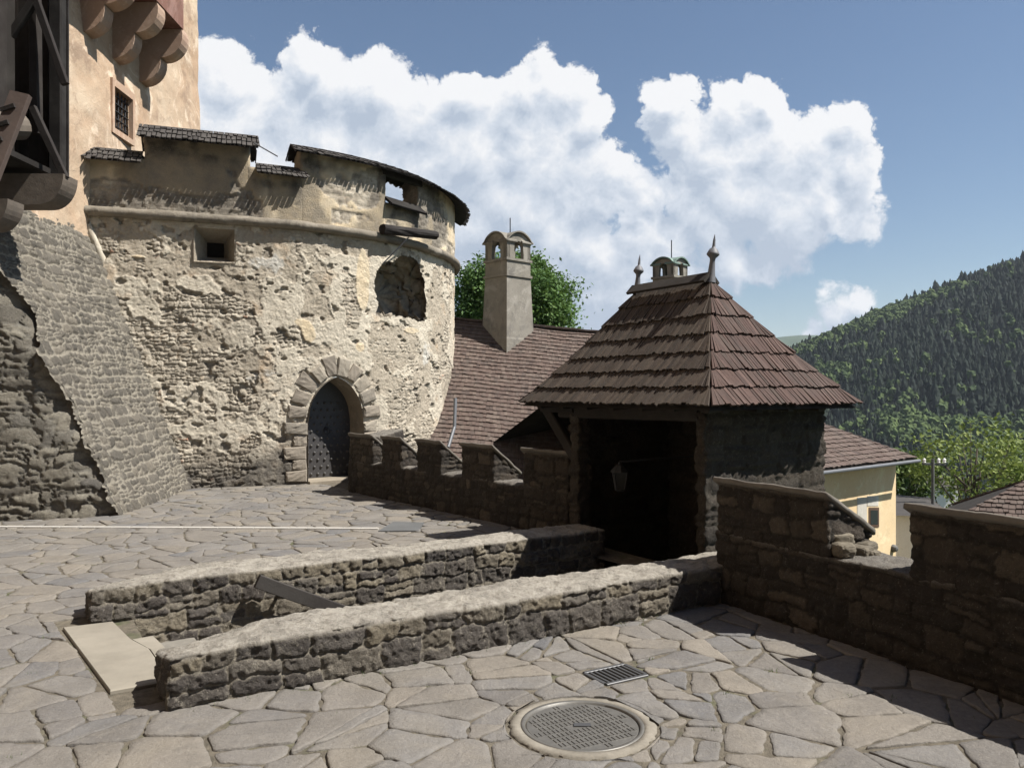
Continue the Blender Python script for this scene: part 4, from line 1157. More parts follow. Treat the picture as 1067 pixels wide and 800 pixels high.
# voussoirs and jamb blocks, one mesh of hewn stones
mb = MB()
def hewn(cs, cz, ang, w, l, dpt=.075, seed=0):
    """block on the tower face centred at (s,z), l along ang (radial), w across"""
    n = 5; V = []
    g = np.linspace(-1, 1, n)
    ca, sa = math.cos(ang), math.sin(ang)
    jit = [(random.gauss(0, .012), random.gauss(0, .012)) for _ in range(4)]
    for layer in range(3):
        dd = (-.08, dpt * .72, dpt)[layer]; sh = (1, 1, .86)[layer]
        for i in g:
            for j in g:
                a, b = i * l / 2 * sh, j * w / 2 * sh * (1 + .10 * i)
                bl_ = [(1 - i) * (1 - j) / 4, (1 + i) * (1 - j) / 4, (1 + i) * (1 + j) / 4, (1 - i) * (1 + j) / 4]
                a += sum(q * k[0] for q, k in zip(bl_, jit)); b += sum(q * k[1] for q, k in zip(bl_, jit))
                edge = layer == 2 and max(abs(i), abs(j)) > .9
                v = twv(cs + a * ca - b * sa, cz + a * sa + b * ca, dd + (random.gauss(0, .0045) if layer else 0) - (.006 if edge else 0))
                V.append(tuple(v))
    N2 = n * n; q4 = [[2 * N2 + i * n + j, 2 * N2 + (i + 1) * n + j, 2 * N2 + (i + 1) * n + j + 1, 2 * N2 + i * n + j + 1] for i in range(n - 1) for j in range(n - 1)]
    bd = [i * n for i in range(n)] + [(n - 1) * n + j for j in range(1, n)] + [i * n + n - 1 for i in range(n - 2, -1, -1)] + [j for j in range(n - 2, 0, -1)]
    for L in (0, 1):
        q4 += [[L * N2 + bd[k], L * N2 + bd[(k + 1) % len(bd)], (L + 1) * N2 + bd[(k + 1) % len(bd)], (L + 1) * N2 + bd[k]] for k in range(len(bd))]
    mb.add(V, q4)
nv = 10
cx_, cz_ = SD, 1.16
for i in range(nv):
    a = math.pi * (i + .5) / nv
    rx, rz = DW + .02, DH - 1.16 + .02
    L = random.uniform(.27, .38) + (.07 if i == nv // 2 else 0)
    ex, ez = math.cos(a) * rx, math.sin(a) * rz
    nx_, nz_ = math.cos(a) / rx, math.sin(a) / rz; an = math.atan2(nz_, nx_)
    ex += math.cos(an) * L / 2; ez += math.sin(an) * L / 2
    hewn(cx_ + ex, cz_ + ez, an, .215 * (1 + .12 * math.sin(a)), L, random.uniform(.05, .085))
z = .03
i = 0
while z < 1.08:
    hh = random.uniform(.17, .24); L = random.uniform(.22, .30) if i % 2 else random.uniform(.34, .44)
    hewn(SD - DW - .015 - L / 2, z + hh / 2, 0, hh - .015, L, random.uniform(.05, .085)); z += hh; i += 1
z = .03
while z < 1.08:
    hh = random.uniform(.17, .24); L = random.uniform(.22, .40)
    hewn(SD + DW + .015 + L / 2, z + hh / 2, 0, hh - .015, L, random.uniform(.05, .085)); z += hh
M['vous'] = wood_mat('hewn_arch_stone', [(.22, .19, .155), (.29, .25, .20), (.34, .30, .24), (.25, .22, .18)], grain=(30, 30, 30), dark=.35)
mb.build('arch_stones', M['vous'], ds)
nd = Vector((float(tw(SD)[2]), float(tw(SD)[3]), 0)); td = Vector((-nd.y, nd.x, 0))
DO = twv(SD, 0, -.47)
sh = .93; leaf = []
for (a, b) in arch:
    c0 = np.asarray(arch).mean(0)
    leaf.append(DO + td * ((a - SD) * sh * 1.02) + Vector((0, 0, c0[1] + (b - c0[1]) * sh * 1.01)))
mb = MB(); mb.prism([tuple(q) for q in leaf], tuple(nd * -.06)); door = mb.build('door', M['doorwood'], tower)
for r_ in range(11):
    for c_ in range(7):
        x = -.42 + c_ * .137 + (.066 if r_ % 2 else 0); z = .12 + r_ * .135
        if abs(x) > .47 or z > 1.74 - abs(x) * 1.0: continue
        mb = MB(); mb.lathe(DO + td * x + Vector((0, 0, z)), nd, [(.030, 0), (.026, .014), (.012, .028), (.0001, .032)], 8); mb.build('stud', M['stud'], door)
mb = MB(); rc = DO + td * .02 + Vector((0, 0, .98)) + nd * .04
for k in range(18):
    a0, a1 = 2 * math.pi * k / 18, 2 * math.pi * (k + 1) / 18
    mb.tube(rc + td * .06 * math.cos(a0) + Vector((0, 0, .06 * math.sin(a0) - .05)), rc + td * .06 * math.cos(a1) + Vector((0, 0, .06 * math.sin(a1) - .05)), .009, seg=6)
mb.lathe(rc - nd * .04, nd, [(.04, 0), (.035, .02), (.015, .045), (.0001, .05)], 10)
mb.build('ring_handle', M['iron'], door)
mb = MB(); p0, p1 = twv(SD - DW - .02, .015, -.15), twv(SD + DW + .02, .015, -.15)
mb.bar(p0, p1, .6, .06); mb.build('threshold', M['reveal'], ds)

# upper parapet in stepped segments, each with a shingle roof
def seg_wall(name, s0, s1, z0, z1, par, th=.42, res=.03, holes=()):
    n = max(6, int((s1 - s0) / .12)); S = np.linspace(s0, s1, n)
    xo, yo, _, _ = tw(S, 0.); xi, yi, _, _ = tw(S, -th); xm, ym, _, _ = tw(np.linspace(s0 + th / 2, max(s1 - th / 2, s0 + th / 2 + .01), n), -th / 2)
    poly = list(zip(xo, yo)) + list(zip(xi[::-1], yi[::-1]))
    C, s = resample_closed(poly, res)
    for _ in range(2): C = .5 * C + .25 * (np.roll(C, 1, 0) + np.roll(C, -1, 0))
    T = np.roll(C, -1, 0) - np.roll(C, 1, 0); T /= np.linalg.norm(T, axis=1)[:, None]; Nn = np.stack([T[:, 1], -T[:, 0]], -1)
    J = max(4, int((z1 - z0) / res)); Z = np.linspace(z0, z1, J)
    q = np.stack(np.broadcast_arrays(C[:, None, 0], C[:, None, 1], Z[None, :]), -1)
    f1, f2 = fbm(q * 3, 4, 3), fbm(q * 16, 4, 4)
    fallen = sst(.555, .575, fbm(q * 1.25 + 3, 4, 12) + .08 * (Z[None, :] < 5.1) + .03 * (f2 - .5))
    h, mk, idv = rubble(np.repeat(s[:, None], J, 1), np.repeat(Z[None, :], len(C), 0), 91, row=.11, ln=.17, mort=.014, warp=.06)
    d = .03 * (f1 - .5) + .012 * (f2 - .5) + .014 * (1 - fallen) + fallen * .03 * (h - .7)
    V = q.copy(); V[..., 0] += Nn[:, None, 0] * d; V[..., 1] += Nn[:, None, 1] * d
    md = seg_project(C, list(zip(xm, ym)))
    cap_ = np.concatenate([md, np.full((len(C), 1), z1)], 1)[:, None]
    V = np.concatenate([V, cap_], 1); J += 1
    pad = lambda a: np.concatenate([a, a[:, -1:]], 1).ravel()
    dirt = .7 * sst(.46, .6, fbm(q * np.array([1.3, 1.3, .9]) + 9, 4, 33)) + .5 * sst(z1 - .6, z1, Z + 0 * Z)[None, :] * sst(.35, .6, f1)
    return mesh_np(name, V.reshape(-1, 3), grid_faces(len(C), J, wrap=True), M['tower'], par,
        {'stone': pad(fallen * mk), 'sid': pad(idv), 'plast': pad(1 - fallen), 'dirt': pad(np.clip(dirt, 0, 1)), 'white': pad(fallen * 0)})

def shingles(mapf, x0f, x1f, H, course, width, thick, name, mat, par, overlap=1.45, jitter=.02, butt=.0, lift=.35, wj=.35, rnd_bias=None, seed=1, gap=.08):
    """mapf(x,h,l)->xyz arrays. courses run up from h=0 (eave) to H; x0f,x1f give the edges at height h"""
    r = np.random.default_rng(seed); n = max(1, int(round(H / course))); course = H / n
    VV, AA = [], []
    for k in range(n):
        h0 = k * course; h1 = min(H, h0 + course * overlap); 
        lo, hi = float(x0f(h0)), float(x1f(h0))
        x = lo - width * r.random() * .5
        xs = []
        while x < hi:
            w = width * (1 + wj * (r.random() - .5)); xs.append((x, x + w)); x += w
        xs = np.array(xs); m = len(xs)
        if m == 0: continue
        gp = width * gap
        b0 = np.clip(xs[:, 0] + gp / 2, lo, hi); b1 = np.clip(xs[:, 1] - gp / 2, lo, hi)
        lo1, hi1 = float(x0f(h1)), float(x1f(h1))
        t0 = np.clip(xs[:, 0] + gp / 2 + r.normal(0, .006, m), min(lo1, hi1), max(lo1, hi1)); t1 = np.clip(xs[:, 1] - gp / 2, min(lo1, hi1), max(lo1, hi1))
        ok = (b1 - b0 > width * .15); b0, b1, t0, t1 = b0[ok], b1[ok], t0[ok], t1[ok]; m = len(b0)
        t1 = np.maximum(t1, t0 + .002)
        hb = h0 - butt + r.normal(0, jitter, m); hb2 = hb + r.normal(0, jitter * .6, m)
        lb = thick * (1 + lift) * (.85 + .5 * r.random(m)); lt = thick * .25
        z = np.zeros(m)
        def mp(x, h, l): return mapf(x, h, l)
        c = [mp(b0, hb, lb - thick), mp(b1, hb2, lb - thick), mp(t1, z + h1, z - thick * .5), mp(t0, z + h1, z - thick * .5),
             mp(b0, hb, lb), mp(b1, hb2, lb + r.normal(0, thick * .15, m)), mp(t1, z + h1, z + lt), mp(t0, z + h1, z + lt)]
        VV.append(np.stack(c, 1).reshape(-1, 3)); AA.append(np.repeat(r.random(m) if rnd_bias is None else np.clip(rnd_bias(b0, h0) + .5 * (r.random(m) - .5), 0, 1), 8))
    return np.concatenate(VV), np.concatenate(AA)
def shingle_obj(name, parts, mat, par):
    V = np.concatenate([p[0] for p in parts]); A = np.concatenate([p[1] for p in parts]); nb = len(V) // 8
    base = np.arange(nb)[:, None] * 8
    f = np.concatenate([base + np.array(q) for q in ([3, 2, 1, 0], [4, 5, 6, 7], [0, 1, 5, 4], [1, 2, 6, 5], [2, 3, 7, 6], [3, 0, 4, 7])])
    o = mesh_np(name, V, f, mat, par, {'rnd': A}, smooth=False)
    bm = bmesh.new(); bm.from_mesh(o.data); bmesh.ops.recalc_face_normals(bm, faces=bm.faces[:]); bm.to_mesh(o.data); bm.free()
    return o
def tower_roof(s0, s1, ze, par, out=.40, inn=.30, pitch=36, seed=1, ze1=None):
    run = out + .12; H = run / math.cos(R(pitch)); ze1 = ze if ze1 is None else ze1
    def mf(sgn):
        def f(x, h, l):
            cp, sp = math.cos(R(pitch)), math.sin(R(pitch))
            o = (out - h * cp - 0) + l * sp if sgn > 0 else (-.24 - (out - h * cp)) - l * sp
            X, Y, _, _ = tw(x, 0.)
            al = AL0 + np.maximum(x - SL, 0) / TR
            t = (x - s0) / (s1 - s0)
            return np.stack([X + np.sin(al) * o, Y - np.cos(al) * o, ze + (ze1 - ze) * t + h * sp + l * cp], -1)
        return f
    parts = [shingles(mf(g), lambda h: s0, lambda h: s1, H, .17, .085, .020, '', None, None, seed=seed + i, jitter=.019, gap=.2) for i, g in enumerate((1, -1))]
    o = shingle_obj('shingle_roof', parts, M['darkshingle'], par)
    # boarding under the shingles
    mbs = MB(); n = max(3, int((s1 - s0) / .25)); S = np.linspace(s0 + .02, s1 - .02, n); V = []
    for s in S:
        t = (s - s0) / (s1 - s0); zz = ze + (ze1 - ze) * t
        for (of, h) in ((out - .07, .01), (-.12, run * math.tan(R(pitch)) - .045), (-.24 - out + .07, .01)):
            V.append(tuple(twv(s, zz + h, of)))
    q = [[i * 3 + k, (i + 1) * 3 + k, (i + 1) * 3 + k + 1, i * 3 + k + 1] for i in range(n - 1) for k in range(2)]
    mbs.add(V, q); mbs.build('roof_boards', M['oldwood'], o, fix=False)
    return o
sA0, sA1 = s_at(88), s_at(152)
sB0, sB1 = s_at(150), s_at(262)
sC0, sC1 = s_at(258), s_at(322)
sD0 = s_at(313); sE0, sE1 = s_at(402), s_at(436); sEnd = 10.4
zA, zB, zCc = zat(166, (sA0 + sA1) / 2), zat(150, (sB0 + sB1) / 2), zat(180, (sC0 + sC1) / 2)
seg_wall('parapet', sA0 - .5, sB0 + .06, ZC + .05, zA + .05, tower)
seg_wall('parapet', sB0, sB1 - .03, ZC + .05, zB + .08, tower)
seg_wall('parapet', sB1 - .09, sD0 + .06, ZC + .05, zCc + .05, tower)
zD = zat(163, s_at(340))
seg_wall('parapet', sD0, sE0, ZC + .05, zD + .05, tower)
zS = zat(216, (sE0 + sE1) / 2)
seg_wall('parapet', sE0 - .04, sE1 + .04, ZC + .05, zS, tower)
seg_wall('parapet', sE1, sEnd, ZC + .05, zD + .05, tower)
tower_roof(sA0 - .35, sB0 - .02, zA - .10, tower, seed=3, out=.30)
tower_roof(sB0 - .08, sB1 + .12, zB - .07, tower, seed=5, out=.36)
tower_roof(sB1 + .08, sD0 + .10, zCc - .10, tower, seed=7, out=.24)
tower_roof(sD0 - .16, s_at(447), zD - .07, tower, seed=9, out=.27, pitch=30)
tower_roof(s_at(447) - .03, sEnd, zD - .13, tower, seed=13, out=.36, pitch=30)
# lintel, sill and shutter board of the opening
mb = MB()
mb.bar(twv(sE0 - .1, zD - .03, -.02), twv(sE1 + .1, zD - .03, -.02), .12, .14); mb.build('lintel', M['oldwood'], tower)
mb = MB()
mb.bar(twv(sE0 - .02, zS + .03, .07), twv(sE1 + .05, zS + .03, .07), .30, .05, up=(.4, -.5, .77)); mb.build('embrasure_sill', M['oldwood'], tower)
# overhanging log with iron stay
mb = MB(); sl0, sl1 = s_at(391), s_at(440)
mb.tube(twv(sl0, zat(240, sl0), .22), twv(sl1, zat(247, sl1) , .34), .10, .085, 12, 6, .06)
mb.build('log', M['oldwood'], tower)
mb = MB(); mb.tube(twv(s_at(416), zat(249, s_at(416)), .25), twv(s_at(396), zat(276, s_at(396)), .06), .014, seg=6); mb.build('iron_stay', M['iron'], tower)
mb = MB(); mb.tube(twv(sB1 + .02, zB + .0, .38), twv(sB1 + .42, zB - .14, .2), .012, seg=6); mb.build('iron_rod', M['iron'], tower)
# downpipe foot at the right flank
mb = MB(); sp_ = 7.15
u0 = px(473, 405, 16.2)
mb.tube(px(474.5, 415, 16.6), px(473.5, 445, 16.4), .036, seg=10); mb.tube(px(473.5, 445, 16.4), px(467, 466, 16.1), .036, seg=10); mb.build('downpipe', M['zinc'], tower)

# ================================================================== KEEP (tall plastered tower) AND BUTTRESS
keep = thing('castle_keep', 'tall ochre plastered castle tower with corbelled bays rising above the round tower', 'tower', (-9, 14, 0))
XK = -7.15; Y1K = 18.1
def keep_wall():
    # right face (x = XK) then turning away at the far corner
    res = .06; YS = np.linspace(7.0, Y1K, int((Y1K - 7) / res)); cor = np.linspace(0, 1, 50)
    path = [(XK, y) for y in YS] + [(XK - .25 + .25 * math.cos(a), Y1K + .25 * math.sin(a)) for a in np.linspace(0, math.pi / 2, 8)[1:]] + [(XK - .25 - t * 5, Y1K + .25) for t in cor[1:]]
    C = np.array(path); T = np.gradient(C, axis=0); T /= np.linalg.norm(T, axis=1)[:, None]; Nn = np.stack([T[:, 1], -T[:, 0]], -1)
    zz = np.linspace(3.2, 22, 313)  # wall carried higher, out of view, to block more skylight
    q = np.stack(np.broadcast_arrays(C[:, None, 0], C[:, None, 1], zz[None, :]), -1)
    d = .16 * (fbm(q * .45, 3, 3) - .5) + .06 * (fbm(q * 1.6, 4, 5) - .5) + .02 * (fbm(q * 8, 3, 9) - .5) + .0
    d = d + .10 * sst(9.2, 5.0, zz)[None, :] * 1.0
    V = q.copy(); V[..., 0] += Nn[:, None, 0] * d; V[..., 1] += Nn[:, None, 1] * d
    Fq = grid_faces(len(C), len(zz))
    yc, zc2 = q[..., 1].ravel(), q[..., 2].ravel()
    ins = (np.abs(yc - 14.45) < .36) & (np.abs(zc2 - 6.72) < .40) & (q[..., 0].ravel() > XK - .05)
    keepf = ~ins[Fq].all(1)
    mesh_np('wall', V.reshape(-1, 3), Fq[keepf], M['keep'], keep)
keep_wall()
# grated window with a red painted frame
wx = XK + .10
mb = MB(); y0, y1, z0_, z1_ = 14.12, 14.80, 6.36, 7.10
for (a, b, c, d) in ((y0 - .08, y0, z0_ - .1, z1_ + .12), (y1, y1 + .08, z0_ - .1, z1_ + .12)):
    mb.box8([(wx - .4, a, c), (wx + .012, a, c), (wx + .012, b, c), (wx - .4, b, c), (wx - .4, a, d), (wx + .012, a, d), (wx + .012, b, d), (wx - .4, b, d)])
for (c, d) in ((z0_ - .1, z0_), (z1_, z1_ + .13)):
    mb.box8([(wx - .4, y0, c), (wx + .010, y0, c), (wx + .010, y1, c), (wx - .4, y1, c), (wx - .4, y0, d), (wx + .010, y0, d), (wx + .010, y1, d), (wx - .4, y1, d)])
win = mb.build('window', M['redframe'], keep)
mb = MB()
for i in range(5): mb.tube((wx - .10, y0 + .08 + i * .13, z0_), (wx - .10, y0 + .08 + i * .13, z1_), .014, seg=6)
for i in range(5): mb.tube((wx - .085, y0, z0_ + .1 + i * .135), (wx - .085, y1, z0_ + .1 + i * .135), .014, seg=6)
mb.build('grate', M['iron'], win)
mb = MB(); mb.box8([(wx - .45, y0 - .1, z0_ - .1), (wx - .3, y0 - .1, z0_ - .1), (wx - .3, y1 + .1, z0_ - .1), (wx - .45, y1 + .1, z0_ - .1), (wx - .45, y0 - .1, z1_ + .1), (wx - .3, y0 - .1, z1_ + .1), (wx - .3, y1 + .1, z1_ + .1), (wx - .45, y1 + .1, z1_ + .1)]); mb.build('pane', M['glass_dark'], win)
# machicolation: corbels of two rounded lobes carrying boxes of red plaster
for i, (yc, zb) in enumerate(((13.30, 7.62), (14.35, 7.62), (15.40, 7.62))):
    mb = MB(); w = .30
    prof = [(XK - .1, zb)]
    x0 = XK + .02
    for lobe, (xs, zs, rx, rz) in enumerate(((x0, zb, .40, .40), (x0 + .40, zb + .46, .42, .42))):
        for a in np.linspace(-90, 20, 9):
            prof.append((xs + rx * max(0, math.cos(R(a))), zs + rz + rz * math.sin(R(a))))
        if lobe == 0: prof.append((x0 + .40, zb + .46))
    prof += [(x0 + .78, zb + 1.0), (XK - .1, zb + 1.0)]
    mb.prism([(a, yc - w / 2, b) for a, b in prof], (0, w, 0)); mb.build('corbel', M['corbel'], keep)
mb = MB()
def bx(x0, x1, y0, y1, z0, z1): mb.box8([(x0, y0, z0), (x1, y0, z0), (x1, y1, z0), (x0, y1, z0), (x0, y0, z1), (x1, y0, z1), (x1, y1, z1), (x0, y1, z1)])
bx(XK - .1, XK + .84, 12.2, 15.30, 8.63, 12.4)
mb.build('bay', M['redbay'], keep)
# zinc flashing where the low roof meets the keep
mb = MB(); f0 = px(82, 152, 13.22); 
mb.box8([tuple(px(82, 161, 13.30)), tuple(px(99, 150, 13.75)), tuple(px(99, 150, 13.75) + Vector((-.02, 0, 0))), tuple(px(82, 161, 13.30) + Vector((-.02, 0, 0))), tuple(px(82, 141, 13.30)), tuple(px(99, 130, 13.75)), tuple(px(99, 130, 13.75) + Vector((-.02, 0, 0))), tuple(px(82, 141, 13.30) + Vector((-.02, 0, 0)))])
mb.build('flashing', M['zinc'], keep)

butt = thing('buttress', 'sloping stone buttress with a broken dark front at the foot of the round tower', 'buttress', (-6.4, 12, 0))
def buttress():
    # sloping face: from base line to top line
    B0, B1 = Vector((-5.28, 10.75, 0)), Vector((-5.60, 14.3, 0)); T0, T1 = Vector((-7.08, 10.2, 4.45)), Vector((-7.13, 13.6, 4.50))
    res = .0125; nu, nv = int(3.7 / res), int(4.9 / res)
    U, W = np.meshgrid(np.linspace(-.03, 1, nu), np.linspace(-.03, 1, nv), indexing='ij')
    b0, b1, t0, t1 = [np.array(q[:]) for q in (B0, B1, T0, T1)]
    P = (1 - W)[..., None] * ((1 - U)[..., None] * b0 + U[..., None] * b1) + W[..., None] * ((1 - U)[..., None] * t0 + U[..., None] * t1)
    def ragf(W): return np.clip(.02 + .20 * (fbm(P3(W * 6.5, 0, 4), 4, 8, .62) - .38) * sst(1., .8, W), 0, .2)
    Ur = ragf(W) + U * (1 - ragf(W))
    P = (1 - W)[..., None] * ((1 - Ur)[..., None] * b0 + Ur[..., None] * b1) + W[..., None] * ((1 - Ur)[..., None] * t0 + Ur[..., None] * t1)
    n = np.cross(b1 - b0, t0 - b0); n /= np.linalg.norm(n)
    s, z = Ur * 3.5, W * 4.8
    h, mk, idv = rubble(s, z, 55, row=.115, ln=.155, mort=.020, warp=.050, split=.3)
    h2, mk2, idv2 = rubble(s + 3, z + 1.3, 57, row=.16, ln=.22, mort=.022, warp=.06, split=.25)
    sel = fbm(P3(s * .9, z * .9, 3), 3, 14) > .53
    h, mk, idv = np.where(sel, h2, h), np.where(sel, mk2, mk), np.where(sel, idv2, idv)
    q = P
    d = .034 * (h - .6) * 1.0 + .11 * (fbm(q * .9, 3, 2) - .5) + .03 * (fbm(q * 4, 3, 22) - .5) + .014 * (fbm(q * 14, 3, 3) - .5)
    # the front arris is broken away
    rag = .05 + .10 * fbm(P3(z * 2.2, 0, 1), 4, 8) 
    V = P + n * d[..., None]
    V[..., 1] += np.where(U < rag, 0, 0)
    stn = mk * (.7 + .3 * sst(.36, .5, fbm(q * 2.1, 4, 12) + .12 - .22 * sst(2.4, 3.8, P[..., 2])))
    mesh_np('slope', V.reshape(-1, 3), grid_faces(nu, nv), M['butt'], butt, {'stone': stn.ravel(), 'sid': idv.ravel()})
    # broken front face
    xs0 = -9.5
    res = .024; nu2, nv2 = int(4.4 / res), int(4.6 / res)
    U2, W2 = np.meshgrid(np.linspace(0, 1, nu2), np.linspace(-.03, 1, nv2), indexing='ij')
    r2 = ragf(W2)[..., None]
    e = (1 - W2)[..., None] * ((1 - r2) * b0 + r2 * b1) + W2[..., None] * ((1 - r2) * t0 + r2 * t1)
    e0 = (1 - W2)[..., None] * b0 + W2[..., None] * t0
    l0 = np.array([xs0, 9.3, 0]); l1 = np.array([xs0, 9.0, 4.45])
    L = (1 - W2)[..., None] * l0 + W2[..., None] * l1
    kx2 = sst(.90, 1., U2)[..., None]
    P2 = (1 - U2)[..., None] * L + U2[..., None] * (e0 * (1 - kx2) + e * kx2)
    sx, sz = P2[..., 0] + 10, P2[..., 2]
    h, mk, idv = rubble(sx, sz, 66, row=.17, ln=.27, mort=.016, warp=.10, split=.35)
    hole = sst(.5, .68, fbm(P3(sx * .9, sz * .8, 4), 3, 7))
    d = .060 * (h - .6) * (.5 + .8 * fbm(P3(sx, sz, 2) * 1.3, 2, 3)) + .10 * (fbm(P3(sx * .8, sz * .8, 1), 3, 5) - .5) + .05 * (fbm(P3(sx, sz, 1) * 8, 4, 6) - .5) - .16 * hole
    fade = sst(1.0, .96, U2)
    V = P2.copy(); V[..., 1] -= d * fade + .0; V[..., 0] += -.02 * (1 - fade)
    mesh_np('broken_front', V.reshape(-1, 3), grid_faces(nu2, nv2), M['butt_rough'], butt, {'stone': mk.ravel(), 'sid': idv.ravel()})
    # rough lip of mortar where the slope meets the round tower
    S = np.linspace(0, 1, 120); ln = b1[None] * (1 - S)[:, None] + (t1 + np.array([.02, -.30, 0]))[None] * S[:, None]; V = []
    for k in range(8):
        a = 2 * math.pi * k / 8; r_ = .05 + .05 * (fbm(P3(S * 22, k * .5, 3), 3, 4) - .3)
        V.append(ln + np.stack([r_ * math.cos(a), r_ * math.sin(a) * .6, r_ * math.sin(a)], -1))
    V = np.stack(V, 1)
    Fc = np.concatenate([np.stack([np.arange(119) * 8 + k, (np.arange(119) + 1) * 8 + k, (np.arange(119) + 1) * 8 + (k + 1) % 8, np.arange(119) * 8 + (k + 1) % 8], -1) for k in range(8)])
    M['lip'] = plaster_mat('lime_mortar', (.42, .375, .30), (.48, .43, .345), (.30, .27, .22), .5, .6)
    mesh_np('mortar_joint', V.reshape(-1, 3), Fc, M['lip'], butt)
buttress()

# unseen wing added behind the viewpoint to block skylight
wing = thing('sky_block_wing', 'tall plastered block added unseen behind the viewpoint to hold back skylight', 'sky blocker', (-2, -6, 0))
mb = MB()
def bx2(x0, x1, y0, y1, z0, z1): mb.box8([(x0, y0, z0), (x1, y0, z0), (x1, y1, z0), (x0, y1, z0), (x0, y0, z1), (x1, y0, z1), (x1, y1, z1), (x0, y1, z1)])
bx2(-15, 6, -12, -4.2, -.2, 19); mb.build('wall', M['keep'], wing)
mb = MB(); mb.add([(-15.5, -12.5, 18.9), (6.5, -12.5, 18.9), (6.5, -3.7, 18.9), (-15.5, -3.7, 18.9), (-13, -8.1, 24), (4, -8.1, 24)], [[0, 1, 5, 4], [2, 3, 4, 5], [0, 3, 2, 1]], [[1, 2, 5], [3, 0, 4]]); mb.build('roof', M['darkshingle'], wing)
mb = MB(); bx2(-15, -9.6, -4.2, 6.9, -.2, 18); mb.build('side_wall', M['keep'], wing)

# ================================================================== WOODEN GALLERY
gal = thing('wooden_gallery', 'dark timber gallery with diagonal braces and a log console jutting from the tall tower', 'gallery', (-6.5, 10.2, 4.2))
YG = 10.7
mb = MB()
for i in range(9):                                   # end wall of upright boards
    x = -6.02 - i * .134
    mb.bar((x, YG + random.uniform(-.006, .006), 4.45 if i > 1 else 4.55), (x, YG + random.uniform(-.006, .006), 8.2), .134 if i != 1 else .115, .03, up=(0, 1, 0), wob=.0005)
mb.build('end_boards', M['oldwood'], gal)
mb = MB(); mb.bar(px(60, 200, YG - .10), px(60, -40, YG - .10), .17, .14, up=(0, 1, 0)); mb.build('post', M['oldwood'], gal)
mb = MB(); mb.bar(px(38, 140, YG - .3), px(36, -40, YG - .3), .12, .12, up=(0, 1, 0)); mb.build('post', M['oldwood'], gal)
for (p0, p1, w) in (((34, 112), (68, 186), .07), ((36, -4), (68, 88), .07), ((-14, 76), (40, -6), .09)):
    mb = MB(); mb.bar(px(*p0, YG - .42), px(*p1, YG - .42), .09, w, up=(0, 1, 0)); mb.build('brace', M['oldwood'], gal)
# stair stringer: a heavy plank with notches
mb = MB(); a, b = px(-30, 232, 8.6), px(22, 98, 8.9)
mb.bar(a, b, .22, .07, up=(0, 1, 0), bev=.05)
stg = mb.build('stair_stringer', M['stair_timber'], gal)
for i in range(3):
    mb = MB(); f = .60 + i * .13; c = a.lerp(b, f) + Vector((-.02, -.045, .02)); mb.bar(c + Vector((-.10, 0, -.02)), c + Vector((.05, 0, .03)), .05, .03, up=(0, 1, 0)); mb.build('tread', M['oldwood'], stg)
# consoles
mb = MB()
def console(Yc, w, uL, uR, vT, vB):
    pr = [px(uL, vT, Yc), px(uR, vT, Yc)]
    for a in np.linspace(0, 90, 10):
        cx, cy = uR - (vB - vT) * .8, vT
        pr.append(px(cx + (uR - cx) * math.cos(R(a)), vT + (vB - vT) * math.sin(R(a)), Yc))
    pr.append(px(uL, vB, Yc))
    mb.prism([tuple(q) for q in pr], (0, w, 0))
console(10.2, .34, -80, 66, 181, 213); mb.build('console', M['log'], gal)
mb = MB(); console(8.9, .30, -80, 8, 207, 237); mb.build('console', M['log'], gal)
mb = MB(); mb.tube(px(20, 132, 10.2), px(-60, 128, 9.0), .17, .17, 16, 3, .02); mb.build('floor_log', M['log'], gal)
mb = MB()
mb.box8([(-7.1, 7.5, 4.55), (-6.1, 7.5, 4.55), (-6.1, 10.68, 4.55), (-7.1, 10.68, 4.55), (-7.1, 7.5, 4.62), (-6.1, 7.5, 4.62), (-6.1, 10.68, 4.62), (-7.1, 10.68, 4.62)])
mb.build('floor', M['oldwood'], gal)
mb = MB()
for i in range(18):
    y = 7.6 + i * .155
    mb.bar((-6.45, y, 4.6), (-6.45, y, 8.4), .03, .158, up=(0, 1, 0))
mb.build('side_boards', M['oldwood'], gal)

# ================================================================== GATEHOUSE
PA, PB = 5.15, 5.035
gate = thing('gatehouse', 'small stone gatehouse under a steep hipped board roof with two metal finials', 'gatehouse', ab(6, 6.1, -1))
GST = dict(row=.15, ln=.30, mort=.016, warp=.05, split=.3)
def gwall(a0, a1, b0, b1, z0, z1, name='wall', seed=1, res=.02, par=gate):
    p = [ab2(a0, b0), ab2(a1, b0), ab2(a1, b1), ab2(a0, b1)]
    if a1 - a0 > b1 - b0: t_ = (b1 - b0) / 2; md = [ab2(a0 + t_, (b0 + b1) / 2), ab2(a1 - t_ + .001, (b0 + b1) / 2)]
    else: t_ = (a1 - a0) / 2; md = [ab2((a0 + a1) / 2, b0 + t_), ab2((a0 + a1) / 2, b1 - t_ + .001)]
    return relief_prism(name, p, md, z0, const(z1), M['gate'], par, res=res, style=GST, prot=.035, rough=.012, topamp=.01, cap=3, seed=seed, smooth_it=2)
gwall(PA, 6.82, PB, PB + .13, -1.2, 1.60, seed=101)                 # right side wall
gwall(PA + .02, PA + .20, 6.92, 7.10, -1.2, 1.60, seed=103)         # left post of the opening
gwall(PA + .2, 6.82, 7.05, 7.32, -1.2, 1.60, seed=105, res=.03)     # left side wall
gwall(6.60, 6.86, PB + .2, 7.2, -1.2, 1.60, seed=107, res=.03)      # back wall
mb = MB(); mb.bar(ab(PA + .10, PB + .1, 1.50), ab(PA + .12, 7.3, 1.48), .2, .2); mb.build('lintel', M['beam'], gate)
